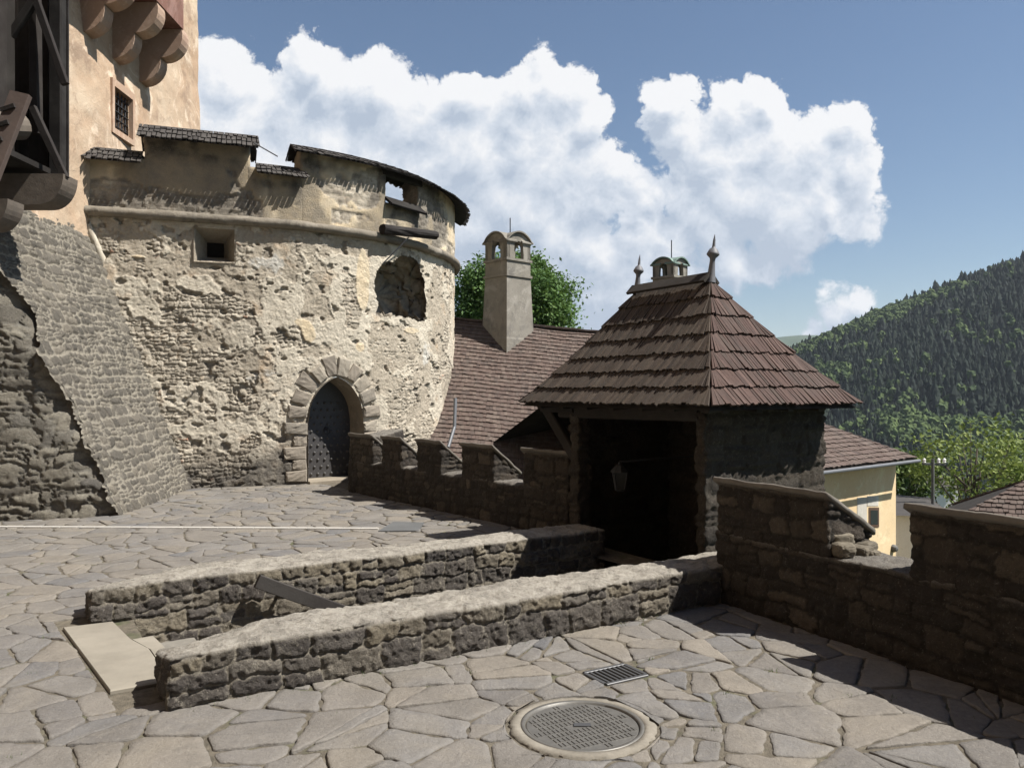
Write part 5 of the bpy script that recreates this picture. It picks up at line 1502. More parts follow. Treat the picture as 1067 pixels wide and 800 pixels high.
mb = MB(); mb.bar(ab(6.2, 6.05, -1.), ab(6.2, 6.05, 1.6), .13, .13, up=(1, 0, 0)); mb.build('post', M['beam'], gate)
mb = MB(); mb.bar(ab(6.5, 5.6, -1.), ab(6.5, 5.6, .75), .35, .4, up=(1, 0, 0)); mb.build('pier', M['gate'], gate) if False else None
# roof
EA0, EB0, EZ = D.x * 1.647 + D.y * 6.61, NN.x * 1.647 + NN.y * 6.61, 1.545
LB, LA = 2.94, 2.03
RZ = 2.79; R0b, R1b = .98, 2.095
rise = RZ - EZ
def face_map(E0, ex, inw, run):
    """E0 eave start (3D), ex unit along eave, inw unit inward horizontal, run horizontal depth"""
    sl = math.hypot(run, rise); cp, sp = run / sl, rise / sl
    def f(x, h, l):
        x = np.asarray(x); h = np.asarray(h); l = np.asarray(l)
        t = np.clip(h / sl, -.1, 1)
        sag = -.055 * np.sin(np.clip(t, 0, 1) * math.pi)
        z = EZ + h * sp + sag + l * cp; o = h * cp - l * sp
        return np.stack([E0.x + ex.x * x + inw.x * o, E0.y + ex.y * x + inw.y * o, z + 0 * x], -1)
    return f, sl
D3, N3 = Vector((D.x, D.y, 0)), Vector((NN.x, NN.y, 0))
Pc = ab(EA0, EB0)
parts = []
kw = dict(course=.225, width=.043, thick=.018, name='', mat=None, par=None, overlap=1.22, jitter=.008, lift=.5, wj=.6, gap=.15)
# front-left face (eave along NN), right face (eave along D), back-right, far left
f, sl = face_map(Pc + N3 * LB, -N3, D3, LA / 2)
parts.append(shingles(f, lambda h: (LB - R1b) * h / sl, lambda h: LB - R0b * h / sl, sl, seed=31, rnd_bias=lambda x, h: np.clip(.22 + 0 * x, 0, 1), **kw))
f, sl = face_map(Pc, D3, N3, R0b)
parts.append(shingles(f, lambda h: LA / 2 * h / sl, lambda h: LA - LA / 2 * h / sl, sl, seed=32, rnd_bias=lambda x, h: np.clip(.78 + 0 * x, 0, 1), **kw))
f, sl = face_map(Pc + D3 * LA, N3, -D3, LA / 2)
parts.append(shingles(f, lambda h: R0b * h / sl, lambda h: LB - (LB - R1b) * h / sl, sl, seed=33, **kw))
f, sl = face_map(Pc + D3 * LA + N3 * LB, -D3, -N3, LB - R1b)
parts.append(shingles(f, lambda h: LA / 2 * h / sl, lambda h: LA - LA / 2 * h / sl, sl, seed=34, **kw))
roof = shingle_obj('board_roof', parts, M['gateroof'], gate)
# boarding below the boards keeps the roof closed
mb = MB()
c4 = [Pc, Pc + D3 * LA, Pc + D3 * LA + N3 * LB, Pc + N3 * LB]
rA, rB = Pc + D3 * LA / 2 + N3 * R0b, Pc + D3 * LA / 2 + N3 * R1b
def zz(v, z): return (v.x, v.y, z)
ctr = (c4[0] + c4[2]) / 2
nn_ = 7
def under(t, e0, e1, r0, r1):
    sag = -.055 * math.sin(t * math.pi)
    return (zz(e0.lerp(r0, t), EZ + rise * t + sag - .035), zz(e1.lerp(r1, t), EZ + rise * t + sag - .035))
for (e0, e1, r0, r1) in ((c4[3], c4[0], rB, rA), (c4[0], c4[1], rA, rA), (c4[1], c4[2], rA, rB), (c4[2], c4[3], rB, rB)):
    e0 = e0.lerp(ctr, .02); e1 = e1.lerp(ctr, .02)
    V = []
    for k in range(nn_): V += list(under(k / (nn_ - 1), e0, e1, r0, r1))
    mb.add(V, [[2 * k, 2 * k + 1, 2 * k + 3, 2 * k + 2] for k in range(nn_ - 1)])
mb.build('roof_boarding', M['beam'], roof, fix=False)
mb = MB()      # ceiling boards and eave rafters
cl = [q.lerp(ctr, .06) for q in c4]
mb.box8([zz(q, EZ + .03) for q in cl] + [zz(q, EZ + .05) for q in cl]); mb.build('ceiling_boards', M['beam'], roof)
# ridge board (weathering board standing proud of the crest)
mb = MB()
r0 = rA + Vector((0, 0, RZ + .0)) - N3 * .02; r1 = rB + Vector((0, 0, RZ + .0)) + N3 * .05
dn = Vector((-D3.x * .62, -D3.y * .62, .78))
mb.bar(r0 + Vector((0, 0, .02)) - D3 * .06, r1 + Vector((0, 0, .02)) - D3 * .06, 0.03, .13, up=(D3.x * .7, D3.y * .7, .72)); mb.bar(r0 + D3 * .06, r1 + D3 * .06, 0.03, .11, up=(-D3.x * .7, -D3.y * .7, .72))
mb.build('ridge_board', M['beam'], roof)
for (bp_, ln_, sc_) in ((rA, Vector((.09, 0, 1)), 1.0), (rB, Vector((.08, 0, 1)), .92)):
    base = Vector((bp_.x, bp_.y, RZ - .03))
    mb = MB()
    mb.lathe(base, ln_, [(.052 * sc_, 0), (.036 * sc_, .10), (.026 * sc_, .22 * sc_), (.030 * sc_, .245 * sc_), (.060 * sc_, .275 * sc_), (.064 * sc_, .285 * sc_), (.060 * sc_, .297 * sc_), (.040 * sc_, .335 * sc_), (.018 * sc_, .352 * sc_), (.016 * sc_, .37 * sc_), (.012 * sc_, .43 * sc_), (.002, .485 * sc_)], 18)
    mb.build('finial', M['lead'], roof, smooth=True)
# brace under the left eave
mb = MB(); mb.bar(ab(PA + .12, 7.10, .95), ab(PA + .05, 7.55, 1.48), .10, .12); mb.bar(ab(PA + .05, 7.0, 1.49), ab(PA + .05, 7.62, 1.49), .11, .10); mb.build('eave_bracket', M['beam'], gate)
mb = MB()
for bb in np.arange(PB - .2, 7.6, .42): mb.bar(ab(PA - .2, bb, 1.52), ab(PA + .4, bb, 1.56), .07, .07)
for aa in np.arange(PA, 6.8, .42): mb.bar(ab(aa, PB - .24, 1.52), ab(aa, PB + .3, 1.56), .07, .07)
mb.build('rafter_ends', M['beam'], gate)

# lantern hanging inside the gate
lc = px(646, 497, 8.3)
lan = thing('wall_lantern', 'small four-sided glass lantern hanging in the dark gate passage', 'lantern', lc)
mb = MB()
for (sx, sy) in ((-1, -1), (1, -1), (1, 1), (-1, 1)):
    mb.bar(lc + Vector((sx * .042, sy * .042, -.13)), lc + Vector((sx * .068, sy * .068, .06)), .012, .012)
mb.lathe(lc + Vector((0, 0, .055)), (0, 0, 1), [(.10, 0), (.095, .012), (.045, .07), (.02, .08), (.02, .10), (.0001, .11)], 8)
mb.lathe(lc + Vector((0, 0, -.155)), (0, 0, 1), [(.0001, 0), (.03, .005), (.055, .022), (.055, .03)], 8)
fr = mb.build('frame', M['iron'], lan)
mb = MB()
mb.box8([tuple(lc + Vector((sx * .036, sy * .036, -.125))) for sx, sy in ((-1, -1), (1, -1), (1, 1), (-1, 1))] + [tuple(lc + Vector((sx * .06, sy * .06, .055))) for sx, sy in ((-1, -1), (1, -1), (1, 1), (-1, 1))])
mb.build('glass', M['pane_lamp'], lan)
mb = MB(); wl = ab(6.15, 6.05, 0); 
mb.bar(lc + Vector((0, 0, .16)), Vector((wl.x, wl.y, lc.z + .22)), .012, .016); mb.build('bracket', M['iron'], lan)

# ================================================================== LONG SHINGLED HOUSE BEHIND THE BATTLEMENTS
hs = thing('long_house', 'lower castle house with brown shingle roof and two arched chimneys behind the battlements', 'house', (1.5, 20, -7))
RA_, RB_ = px(440, 330, 20.0), px(716, 355, 20.0)
def hroof():
    ex = (RB_ - RA_); L = ex.length; ex.normalize()
    down = Vector((0, -.72, -.69)); down = (down - ex * down.dot(ex)).normalized(); nrm = ex.cross(-down).normalized()
    if nrm.y > 0: nrm = -nrm
    H = 5.8
    E0 = RA_ + down * H
    ea, da, na = np.array(ex), np.array(-down), np.array(nrm)
    def f(x, h, l):
        s = .05 * np.sin(np.asarray(x) * 1.1) * .5 + .02 * np.sin(np.asarray(x) * 3.3 + np.asarray(h))
        return np.array(E0) + np.asarray(x)[..., None] * ea + np.asarray(h)[..., None] * da + (np.asarray(l) + s * .5)[..., None] * na
    parts = [shingles(f, lambda h: 0., lambda h: L, H, .135, .075, .018, '', None, None, seed=51, jitter=.006, lift=.6, overlap=1.3, gap=.03)]
    # back slope, plain run of shingles
    na2 = np.array([na[0], -na[1], na[2]]); db = np.array([da[0], -da[1], da[2]])
    Eb = np.array(RA_) - db * 4.5
    def g(x, h, l): return Eb + np.asarray(x)[..., None] * ea + np.asarray(h)[..., None] * db + np.asarray(l)[..., None] * na2
    parts.append(shingles(g, lambda h: 0., lambda h: L, 4.5, .3, .2, .03, '', None, None, seed=52))
    r_ = shingle_obj('shingle_roof', parts, M['shingle'], hs)
    mbr = MB()
    for dd, hh in ((down, 5.75), (Vector(tuple(-db)), 4.45)):
        a, b = RA_ - Vector((0, 0, .05)), RB_ - Vector((0, 0, .05))
        mbr.add([tuple(a), tuple(b), tuple(b + dd * hh), tuple(a + dd * hh)], [[0, 1, 2, 3]])
    mbr.build('roof_boarding', M['beam'], r_, fix=False)
    mbr = MB(); mbr.bar(RA_ + Vector((0, 0, .03)), RB_ + Vector((0, 0, .03)), .16, .05, wob=.004); mbr.build('ridge_cap', M['shingle'], r_)
    return E0, ex
E0, ex_ = hroof()
mb = MB()
w0, w1 = E0 + Vector((.2, .5, .1)), E0 + ex_ * ((RB_ - RA_).length - .3) + Vector((0, .5, .1))
mb.box8([(w0.x, w0.y, -9), (w1.x, w1.y, -9), (w1.x, w1.y + 6.4, -9), (w0.x, w0.y + 6.4, -9), (w0.x, w0.y, w0.z), (w1.x, w1.y, w1.z), (w1.x, w1.y + 6.4, w1.z), (w0.x, w0.y + 6.4, w0.z)])
mb.build('wall', M['chim'], hs)

def chimney(uL, uC, uR, vBase, vTop, Y, wbot_k, label_top, mat, cap_mat, par, pipe):
    """square chimney turned on its corner: uL,uC,uR = left edge, near edge, right edge at the base"""
    near = px(uC, vBase, Y)
    wl = (uC - uL) / F * Y; wr = (uR - uC) / F * Y
    ang = math.atan2(1, 1)
    # two visible faces: left one runs back-left, right one runs back-right
    side = (wl + wr) / (2 * math.sin(R(45)) ) * .98
    an = math.atan2(wl, wr)
    dr_ = Vector((math.cos(an), math.sin(an), 0)); dl_ = Vector((-math.sin(an), math.cos(an), 0))
    side = wr / math.cos(an)
    ztop = EYE + (HZ - vTop) * Y / F; zb = near.z
    return near, dr_, dl_, side, zb, ztop
def make_chimney(uL, uC, uR, vBase, vTop, Y, par, kb=1.0, kt=.80, copper=False, rodh=.6, zlow=-3, hflare=.62):
    near, dr_, dl_, side, zb, zt = chimney(uL, uC, uR, vBase, vTop, Y, 1, '', None, None, par, 0)
    ctr = near + (dr_ + dl_) * side / 2
    def ring(hw, z): return [ctr - (dr_ + dl_) * hw + Vector((0, 0, z - ctr.z)), ctr + (dr_ - dl_) * hw + Vector((0, 0, z - ctr.z)), ctr + (dr_ + dl_) * hw + Vector((0, 0, z - ctr.z)), ctr + (dl_ - dr_) * hw + Vector((0, 0, z - ctr.z))]
    H = zt - zb; hb, ht = side / 2 * kb, side / 2 * kt
    cap_h = side * .72
    levels = [(hb * 1.03, zlow), (hb * 1.03, zb), (hb, zb + .05), (ht, zb + H * hflare), (ht, zt - cap_h)]
    mbc = MB(); V = [tuple(q) for hw, z in levels for q in ring(hw, z)]
    mbc.add(V, grid_rings(len(levels), 4)); 
    ch = mbc.build('chimney', M['chim'], par)
    # string courses
    mbc = MB()
    for z in (zb + H * hflare, zt - cap_h - .0):
        r0 = ring(ht + .035, z - .03); r1 = ring(ht + .035, z + .03); mbc.box8([tuple(q) for q in r0 + r1])
    mbc.build('string_course', M['chim'], ch)
    # lantern top: four corner piers, each face an arched opening under a round hood
    mbc = MB()
    z0 = zt - cap_h + .03; R_ = ht; zsp = z0 + cap_h * .42
    ops = R_ * .40
    faces = [(-dl_, dr_), (dr_, dl_), (dl_, -dr_), (-dr_, -dl_)]
    for (nf, tf) in faces:
        # wall plate with arched hole: left pier, right pier, spandrel above following a round hood
        def pt(x, z, o): return ctr + nf * (R_ - o) + tf * x + Vector((0, 0, z - ctr.z))
        n = 14
        hood = [(x, zsp + (zt - zsp) * (.30 + .70 * max(0, math.cos(x / R_ * math.pi / 2)) ** .6)) for x in np.linspace(-R_, R_, 2 * n + 1)]
        inner = []
        for x, _ in hood:
            if abs(x) < ops: inner.append((x, zsp + math.sqrt(max(0, 1 - (x / ops) ** 2)) * ops))
            else: inner.append((x, z0))
        V = []
        xs = [h[0] for h in hood]
        for i, x in enumerate(xs):
            zi = inner[i][1]
            for (zv, o) in ((zi, 0), (hood[i][1], 0), (hood[i][1], R_ * .26), (zi, R_ * .26)): V.append(tuple(pt(x, zv, o)))
        q = [[i * 4 + k, (i + 1) * 4 + k, (i + 1) * 4 + (k + 1) % 4, i * 4 + (k + 1) % 4] for i in range(len(xs) - 1) for k in range(4)]
        mbc.add(V, q)
        for sg in (-1, 1):
            x0, x1 = (ops, R_) if sg > 0 else (-R_, -ops)
            b = [pt(x0, z0 - .01, .003), pt(x1, z0 - .01, .003), pt(x1, z0 - .01, R_ * .26), pt(x0, z0 - .01, R_ * .26)]
            tpt = [q_ + Vector((0, 0, zsp - z0 + .06)) for q_ in b]
            mbc.box8([tuple(v) for v in b + tpt])
    mbc.build('flue_hood', M['chim'], ch)
    mbc = MB()
    for (nf, tf) in faces:
        pr = []
        n = 16
        for x in np.linspace(-R_ * 1.12, R_ * 1.12, n):
            z = zsp + (zt - zsp) * (.30 + .70 * max(0, math.cos(max(-1, min(1, x / R_)) * math.pi / 2)) ** .6) + .015
            pr.append((x, z))
        for i in range(n - 1):
            (x0, z0a), (x1, z1a) = pr[i], pr[i + 1]
            def pt(x, z, o): return tuple(ctr + nf * o + tf * x + Vector((0, 0, z - ctr.z)))
            mbc.box8([pt(x0, z0a, R_ * .2), pt(x0, z0a, R_ + .06), pt(x1, z1a, R_ + .06), pt(x1, z1a, R_ * .2), pt(x0, z0a + .035, R_ * .2), pt(x0, z0a + .035, R_ + .06), pt(x1, z1a + .035, R_ + .06), pt(x1, z1a + .035, R_ * .2)])
    mbc.build('cap_moulding', M['copper'] if copper else M['chim'], ch)
    mbc = MB(); rp_ = ctr + Vector((0, 0, zt - ctr.z)); mbc.tube(rp_ + dr_ * R_ * .2 - Vector((0, 0, .1)), rp_ + dr_ * R_ * .2 + Vector((0, 0, rodh)), .014, seg=6); mbc.build('lightning_rod', M['iron'], ch)
    return ch
make_chimney(501, 528, 557, 353, 240, 19.2, hs, kt=.87, rodh=.45, zlow=1.0, hflare=.60)
make_chimney(683, 702, 721, 330, 268, 21.0, hs, kt=.98, copper=True, rodh=.55, zlow=0., hflare=.5)

# ================================================================== YELLOW HOUSE
yh = thing('yellow_house', 'yellow rendered house with brown shingle roof and one small window past the parapet', 'house', (6.5, 16, -7))
E1 = Vector((8.95, 17.6, .23)); ed = Vector((-.763, -.646, 0)).normalized(); inn = Vector((-.646, .763, 0))
def yroof():
    L = 7.5; run = 3.2; pitch = .52
    sl = run * math.hypot(1, pitch); cp = run / sl; sp = run * pitch / sl
    e, i_ = np.array(ed), np.array(inn)
    def f(x, h, l): return np.array(E1) + np.asarray(x)[..., None] * e + (np.asarray(h) * cp - np.asarray(l) * sp)[..., None] * i_ + (np.asarray(h) * sp + np.asarray(l) * cp)[..., None] * np.array([0, 0, 1.])
    parts = [shingles(f, lambda h: run * h / sl, lambda h: L, sl, .16, .10, .02, '', None, None, seed=61, jitter=.008, lift=.5, overlap=1.3)]
    W = run * 2
    e2 = np.array(inn); i2 = np.array(ed)
    def g(x, h, l): return np.array(E1) + np.asarray(x)[..., None] * e2 + (np.asarray(h) * cp - np.asarray(l) * sp)[..., None] * i2 + (np.asarray(h) * sp + np.asarray(l) * cp)[..., None] * np.array([0, 0, 1.])
    parts.append(shingles(g, lambda h: run * h / sl, lambda h: W - run * h / sl, sl, .16, .10, .02, '', None, None, seed=62, jitter=.008, lift=.5, overlap=1.3))
    r_ = shingle_obj('shingle_roof', parts, M['shingle'], yh)
    mbr = MB(); a = E1 - Vector((0, 0, .03)); b = a + ed * L; c = b + inn * run + Vector((0, 0, run * pitch)); d = a + ed * run + inn * run + Vector((0, 0, run * pitch))
    mbr.add([tuple(q) for q in (a, b, c, d)], [[0, 1, 2, 3]])
    a2 = a + inn * W; mbr.add([tuple(a), tuple(a2), tuple(d)], (), [[0, 1, 2]])
    b2 = b + inn * W; mbr.add([tuple(q) for q in (a2, b2, c, d)], [[0, 1, 2, 3]])
    mbr.build('roof_boarding', M['beam'], r_, fix=False)
    mbr = MB(); g0 = E1 - inn * .05 + Vector((0, 0, -.06)); mbr.tube(g0, g0 + ed * L, .036, seg=10); mbr.build('gutter', M['zinc'], yh)
yroof()
ov = .40
cw = E1 + ed * .14 + inn * ov
L_ = 6.8
mb = MB()
b4 = [cw, cw + ed * L_, cw + ed * L_ + inn * 5.6, cw + inn * 5.6]
mb.box8([zz(q, -9) for q in b4] + [zz(q, .22) for q in b4]); mb.build('wall', M['yellow'], yh)
# find wall spot for the window
def ywall(u, v, off=0.):
    # intersect the pixel ray with the wall plane
    k = (u - CX) / F; # x = k y
    nrm = -inn
    # (k*y - cw.x)*nrm.x + (y - cw.y)*nrm.y = 0
    y = (cw.x * nrm.x + cw.y * nrm.y) / (k * nrm.x + nrm.y)
    return Vector((k * y, y, EYE + (HZ - v) * y / F)) + nrm * off
mb = MB()
q = [ywall(905, 549), ywall(915.5, 549), ywall(915.5, 528.5), ywall(905, 528.5)]
mb.box8([tuple(v + inn * .05) for v in q] + [tuple(v - inn * .012) for v in q]); wn = mb.build('window', M['brownframe'], yh)
mb = MB(); c_ = sum(q, Vector()) / 4; q2 = [c_ + (v - c_) * .72 for v in q]
mb.box8([tuple(v - inn * .005) for v in q2] + [tuple(v - inn * .017) for v in q2]); mb.build('pane', M['glass_dark'], wn)
mb = MB()
for (u0, u1, v0, v1) in ((893, 903, 518, 547), (903.5, 915, 516.5, 527)):
    q = [ywall(u0, v1), ywall(u1, v1), ywall(u1, v0), ywall(u0, v0)]
    mb.box8([tuple(v + inn * .02) for v in q] + [tuple(v - inn * .008) for v in q])
mb.build('bare_render_patch', M['patch'], yh)
mb = MB(); q = ywall(930, 571); mb.lathe(q, -inn, [(.09, 0), (.085, .05), (.06, .1), (.0001, .12)], 10); mb.build('wall_lamp', M['polegrey'], yh)

# white building glimpsed beside it
wb = thing('white_building', 'sliver of a white building between the yellow house and the right parapet', 'building', (10.6, 21, -9))
mb = MB(); c0 = Vector((9.75, 20.2, 0)); 
mb.box8([(c0.x, c0.y, -9), (c0.x + 1.0, c0.y - .4, -9), (c0.x + 2.2, c0.y + 3., -9), (c0.x + 1.4, c0.y + 4.2, -9), (c0.x, c0.y, -1.4), (c0.x + 1.0, c0.y - .4, -1.4), (c0.x + 2.2, c0.y + 3., -1.4), (c0.x + 1.4, c0.y + 4.2, -1.4)]); mb.build('wall', M['whitewash'], wb)
mb = MB(); rz_ = -1.4
e_ = [Vector((c0.x - .3, c0.y - .2, rz_)), Vector((c0.x + 1.2, c0.y - .6, rz_)), Vector((c0.x + 2.5, c0.y + 3.2, rz_)), Vector((c0.x + 1.2, c0.y + 4.5, rz_))]
rdg = [(e_[0] + e_[3]) / 2 + Vector((.4, -.1, .12)), (e_[1] + e_[2]) / 2 + Vector((-.4, .1, .12))]
mb.add([tuple(q) for q in e_ + rdg], [[0, 1, 5, 4], [2, 3, 4, 5]], [[1, 2, 5], [3, 0, 4]]); mb.build('roof', M['darkshingle'], wb, fix=False)

# brown roof at the right edge
br = thing('small_house', 'small house with dark shingle roof just visible over the right parapet', 'house', (10.5, 15, -8))
def small_roof():
    E0 = Vector((7.55, 13.9, -.62)); ez = Vector((.866, -.5, 0)).normalized(); iv_ = Vector((.5, .866, 0)).normalized(); L = 6.5; run = 1.3; pit = .56; hipr = 1.3
    sl = run * math.hypot(1, pit); cp, sp = run / sl, run * pit / sl
    e, i_ = np.array(ez), np.array(iv_)
    def f(x, h, l): return np.array(E0) + np.asarray(x)[..., None] * e + (np.asarray(h) * cp - np.asarray(l) * sp)[..., None] * i_ + (np.asarray(h) * sp + np.asarray(l) * cp)[..., None] * np.array([0, 0, 1.])
    parts = [shingles(f, lambda h: hipr * h / sl, lambda h: L, sl, .13, .09, .02, '', None, None, seed=71, jitter=.008, lift=.5, overlap=1.3)]
    def g(x, h, l): return np.array(E0 + iv_ * 2.6) + np.asarray(x)[..., None] * e - (np.asarray(h) * cp - np.asarray(l) * sp)[..., None] * i_ + (np.asarray(h) * sp + np.asarray(l) * cp)[..., None] * np.array([0, 0, 1.])
    parts.append(shingles(g, lambda h: hipr * h / sl, lambda h: L, sl, .13, .09, .02, '', None, None, seed=72, jitter=.008, lift=.5, overlap=1.3))
    r_ = shingle_obj('shingle_roof', parts, M['shingle'], br)
    mbr = MB(); a = E0 - Vector((0, 0, .02)); b = a + ez * L; top = Vector((0, 0, run * pit)); c = b + iv_ * run + top; d = a + ez * hipr + iv_ * run + top; a2 = a + iv_ * 2.6; b2 = b + iv_ * 2.6
    mbr.add([tuple(q) for q in (a, b, c, d, a2, b2)], [[0, 1, 2, 3], [4, 5, 2, 3]], [[0, 3, 4]]); mbr.build('roof_boarding', M['beam'], r_, fix=False)
    mbr = MB(); p4 = [a + ez * .3 + iv_ * .3, b + iv_ * .3, b2 - iv_ * .3, a2 + ez * .3 - iv_ * .3]
    mbr.box8([zz(q, -9) for q in p4] + [zz(q, -.66) for q in p4]); mbr.build('wall', M['chim'], br)
small_roof()

# ================================================================== TREES
def leaf_mat(name, cols):
    m, nt, b = new_mat(name); k = NB(nt)
    c = k.ramp(k.attr('rnd'), [(i / (len(cols) - 1), s) for i, s in enumerate(cols)])
    k.l(c, b.inputs['Base Color']); b.inputs['Roughness'].default_value = .6
    tr = k.n('ShaderNodeBsdfTranslucent'); k.l(k.mix(.4, c, (.12, .17, .03)), tr.inputs['Color'])
    mx = k.n('ShaderNodeMixShader'); mx.inputs[0].default_value = .28
    k.l(b.outputs[0], mx.inputs[1]); k.l(tr.outputs[0], mx.inputs[2]); k.l(mx.outputs[0], nt.nodes['Material Output'].inputs[0])
    return m
M['leaf_dark'] = leaf_mat('dark_leaves', [(0.0504, 0.1050, 0.0280), (0.0840, 0.1610, 0.0420), (0.1330, 0.2170, 0.0588)])
M['leaf_light'] = leaf_mat('spring_leaves', [(.12, .165, .035), (.17, .215, .05), (.23, .265, .075)])
M['leaf_mid'] = leaf_mat('mid_leaves', [(.04, .075, .018), (.07, .11, .026), (.10, .14, .036)])
M['bark'] = plain('bark', (.07, .058, .045), .95, 0, .1, .5, 20, 1.)
def tree(name, label, base, zb, H, crown_c, crown_r, nclump, nleaf, leaf, mat, seed, group=None, clump=.35):
    r = np.random.default_rng(seed); random.seed(seed)
    t = thing(name, label, 'tree', base, group)
    base = Vector(base); cc = Vector(crown_c)
    mbt = MB()
    top = Vector((cc.x, cc.y, cc.z + crown_r[2] * .4))
    prev = base
    for i in range(1, 6):
        p = base.lerp(top, i / 5) + Vector((r.normal(0, .08), r.normal(0, .08), 0)) * crown_r[0] * .3
        mbt.tube(prev, p, .10 * H / 6 * (1 - (i - 1) / 6), .10 * H / 6 * (1 - i / 6), 9); prev = p
    dirs = r.normal(size=(nclump, 3)); dirs /= np.linalg.norm(dirs, axis=1)[:, None]
    rad = r.uniform(.25, 1., nclump) ** .45
    cen = np.array(cc) + dirs * rad[:, None] * np.array(crown_r) * (1 + .22 * (fbm(dirs * 1.7 + seed, 2, seed)[:, None] - .5) * 2)
    for c in cen[::max(1, nclump // 26)]:
        a = base.lerp(top, float(r.uniform(.45, .95))); mbt.tube(a, Vector(c), .028 * H / 6, .006, 6)
    mbt.build('trunk', M['bark'], t, smooth=True)
    VV, AA = [], []
    for c in cen:
        cr = clump * r.uniform(.6, 1.3); n = int(nleaf * r.uniform(.5, 1.4))
        o = r.normal(size=(n, 3)) * cr * .5 * np.array([1, 1, .75]); pos = c + o
        nrm = r.normal(size=(n, 3)) + np.array([0, 0, .9]) + o / cr * .8; nrm /= np.linalg.norm(nrm, axis=1)[:, None]
        ax = np.cross(nrm, r.normal(size=(n, 3))); ax /= np.linalg.norm(ax, axis=1)[:, None]; ay = np.cross(nrm, ax)
        s = leaf * r.uniform(.6, 1.3, (n, 1))
        VV.append(np.stack([pos - ax * s, pos - ay * s * .55 + nrm * s * .12, pos + ax * s, pos + ay * s * .55 + nrm * s * .12], 1).reshape(-1, 3))
        AA.append(np.repeat(np.clip(r.random() * .6 + r.random(n) * .4, 0, 1), 4))
    V = np.concatenate(VV); n = len(V) // 4
    mesh_np('crown', V, np.arange(n * 4).reshape(-1, 4), mat, t, {'rnd': np.concatenate(AA)}, smooth=False)
    return t
tree('broadleaf_tree', 'dark green round-crowned tree rising behind the tall chimney', (.2, 27, -8), -8, 12, px(535, 322, 27), (2.1, 2.1, 1.75), 330, 150, .07, M['leaf_dark'], 5, clump=.5)
tree('broadleaf_tree', 'airy light green tree with open crown above the right parapet', (13.3, 23.5, -9), -9, 9, px(1018, 488, 23.5), (1.9, 1.6, 1.45), 85, 34, .075, M['leaf_light'], 8, clump=.42)
tree('broadleaf_tree', 'light green tree at the right edge behind the small dark roof', (17.2, 26.5, -9), -9, 9, px(1085, 485, 26.5), (1.8, 1.6, 1.3), 80, 36, .08, M['leaf_light'], 9, clump=.45)
tree('broadleaf_tree', 'mid green tree showing between the yellow house eave and the utility pole', (14.2, 29, -9), -9, 8, px(948, 500, 29), (.95, 1.2, 1.0), 70, 45, .09, M['leaf_mid'], 12, clump=.4)

# utility pole with crossarm
up = thing('utility_pole', 'grey utility pole with crossarm and insulators in front of the light green tree', 'utility pole', (px(972, 520, 21.5).x, 21.5, -8.5))
p = px(972, 520, 21.5); tp = px(972, 478, 21.5)
mb = MB(); mb.tube((p.x, p.y, -8.5), tp, .055, .04, 10); mb.build('post', M['polegrey'], up)
mb = MB(); mb.bar(px(961, 483, 21.5), px(985, 484, 21.5), .05, .06); mb.build('crossarm', M['polegrey'], up)
for u in (963, 978, 984):
    mb = MB(); mb.lathe(px(u, 482.5, 21.5), (0, 0, 1), [(.03, 0), (.05, .03), (.03, .06), (.05, .09), (.02, .13), (.0001, .14)], 8); mb.build('insulator', M['whitewash'], up)
# dark roofed cottage far behind the pole
ct = thing('cottage', 'dark roofed cottage with white gable low behind the utility pole', 'cottage', (18.6, 36, -9))
mb = MB(); a, b = px(958, 530, 36), px(998, 530, 36)
mb.box8([(a.x, 36, -9), (b.x, 36, -9), (b.x, 39, -9), (a.x, 39, -9), (a.x, 36, px(0, 506, 36).z), (b.x, 36, px(0, 506, 36).z), (b.x, 39, px(0, 506, 36).z), (a.x, 39, px(0, 506, 36).z)]); mb.build('wall', M['whitewash'], ct)
mb = MB(); e_ = [px(955, 508, 35.8), px(1001, 508, 35.8)]; zr_ = px(0, 492, 36).z
V = [tuple(e_[0]), tuple(e_[1]), (e_[1].x, 39.4, e_[1].z), (e_[0].x, 39.4, e_[0].z), (e_[0].x + .2, 37.5, zr_), (e_[1].x - .2, 37.5, zr_)]
mb.add(V, [[0, 1, 5, 4], [2, 3, 4, 5]], [[1, 2, 5], [3, 0, 4]]); mb.build('roof', M['darkshingle'], ct, fix=False)

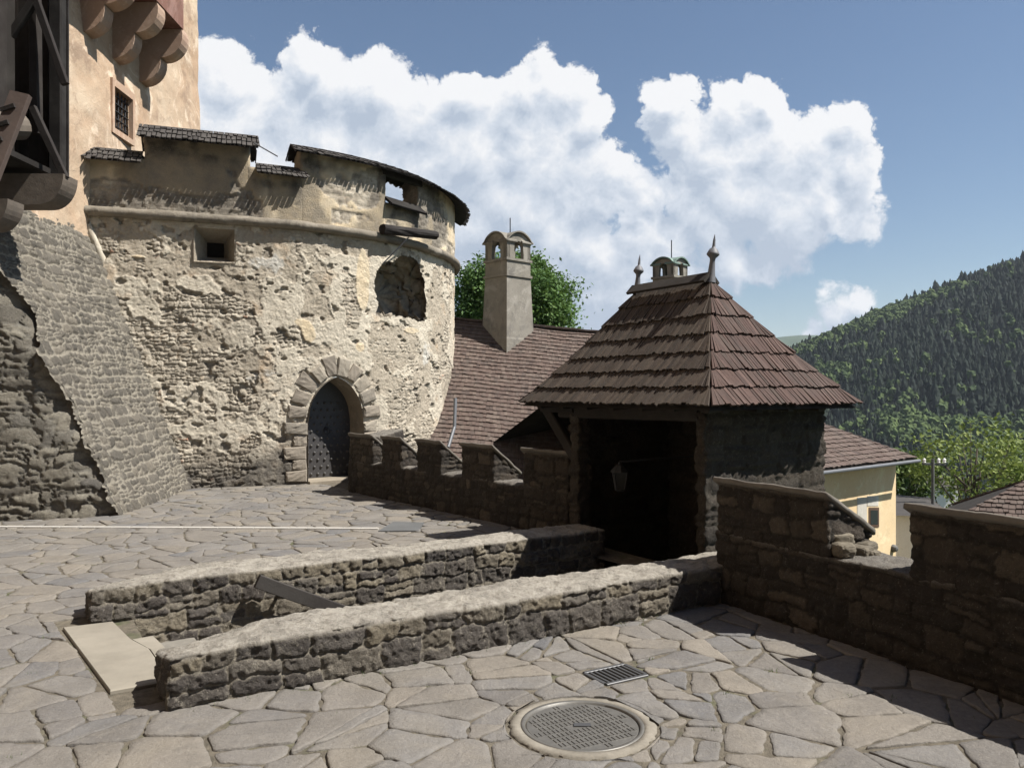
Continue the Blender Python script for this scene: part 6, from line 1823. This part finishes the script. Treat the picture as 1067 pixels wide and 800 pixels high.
# ================================================================== weeds in the joints
def weeds():
    r = np.random.default_rng(6); VV, AA = [], []
    spots = []
    for _ in range(90):
        spots.append((r.uniform(-3.2, 3.0), r.uniform(2.6, 6.6)))
    for a in np.arange(.8, 4.3, .16): spots.append(ab2(a + r.uniform(-.06, .06), 4.42))
    for x, y in spots:
        b_ = NN.x * x + NN.y * y; a_ = D.x * x + D.y * y
        if a_ > .2 and 4.43 < b_ < 6.9: continue
        if math.hypot(x - MAN.x, y - MAN.y) < .42 or (Vector((x, y)) - DRC).length < .22: continue
        for _ in range(int(r.uniform(4, 11))):
            px_, py_ = x + r.normal(0, .02), y + r.normal(0, .02); h = r.uniform(.008, .026); a = r.uniform(0, 6.28); w = .0022
            dx, dy = math.cos(a), math.sin(a); lx, ly = r.normal(0, .01, 2)
            VV.append([(px_ - dx * w, py_ - dy * w, -.012), (px_ + dx * w, py_ + dy * w, -.012), (px_ + lx, py_ + ly, h)]); AA += [r.random()] * 3
    o = mesh_np('weeds', np.array(VV).reshape(-1, 3), np.arange(len(VV) * 3).reshape(-1, 3), M['leaf_mid'], attrs={'rnd': AA}, smooth=False)
    o['kind'] = 'stuff'; o['label'] = 'tiny tufts of grass growing in the flagstone joints'; o['category'] = 'weeds'
weeds()

# ================================================================== the air over the valley
def haze():
    mb = MB(); x0, x1, y0, y1, z0, z1 = -6200, 6200, -3200, 9200, -75, 330
    mb.box8([(x0, y0, z0), (x1, y0, z0), (x1, y1, z0), (x0, y1, z0), (x0, y0, z1), (x1, y0, z1), (x1, y1, z1), (x0, y1, z1)])
    m = bpy.data.materials.new('valley_haze'); m.use_nodes = True; nt = m.node_tree; nt.nodes.clear()
    o = nt.nodes.new('ShaderNodeOutputMaterial'); v = nt.nodes.new('ShaderNodeVolumePrincipled')
    v.inputs['Color'].default_value = (.80, .88, 1., 1); v.inputs['Density'].default_value = HAZE; v.inputs['Anisotropy'].default_value = .2
    nt.links.new(v.outputs[0], o.inputs['Volume'])
    h = mb.build('haze', m); h['kind'] = 'stuff'; h['label'] = 'thin blue haze in the air over the wooded valley'; h['category'] = 'haze'
HAZE = .00010
haze()
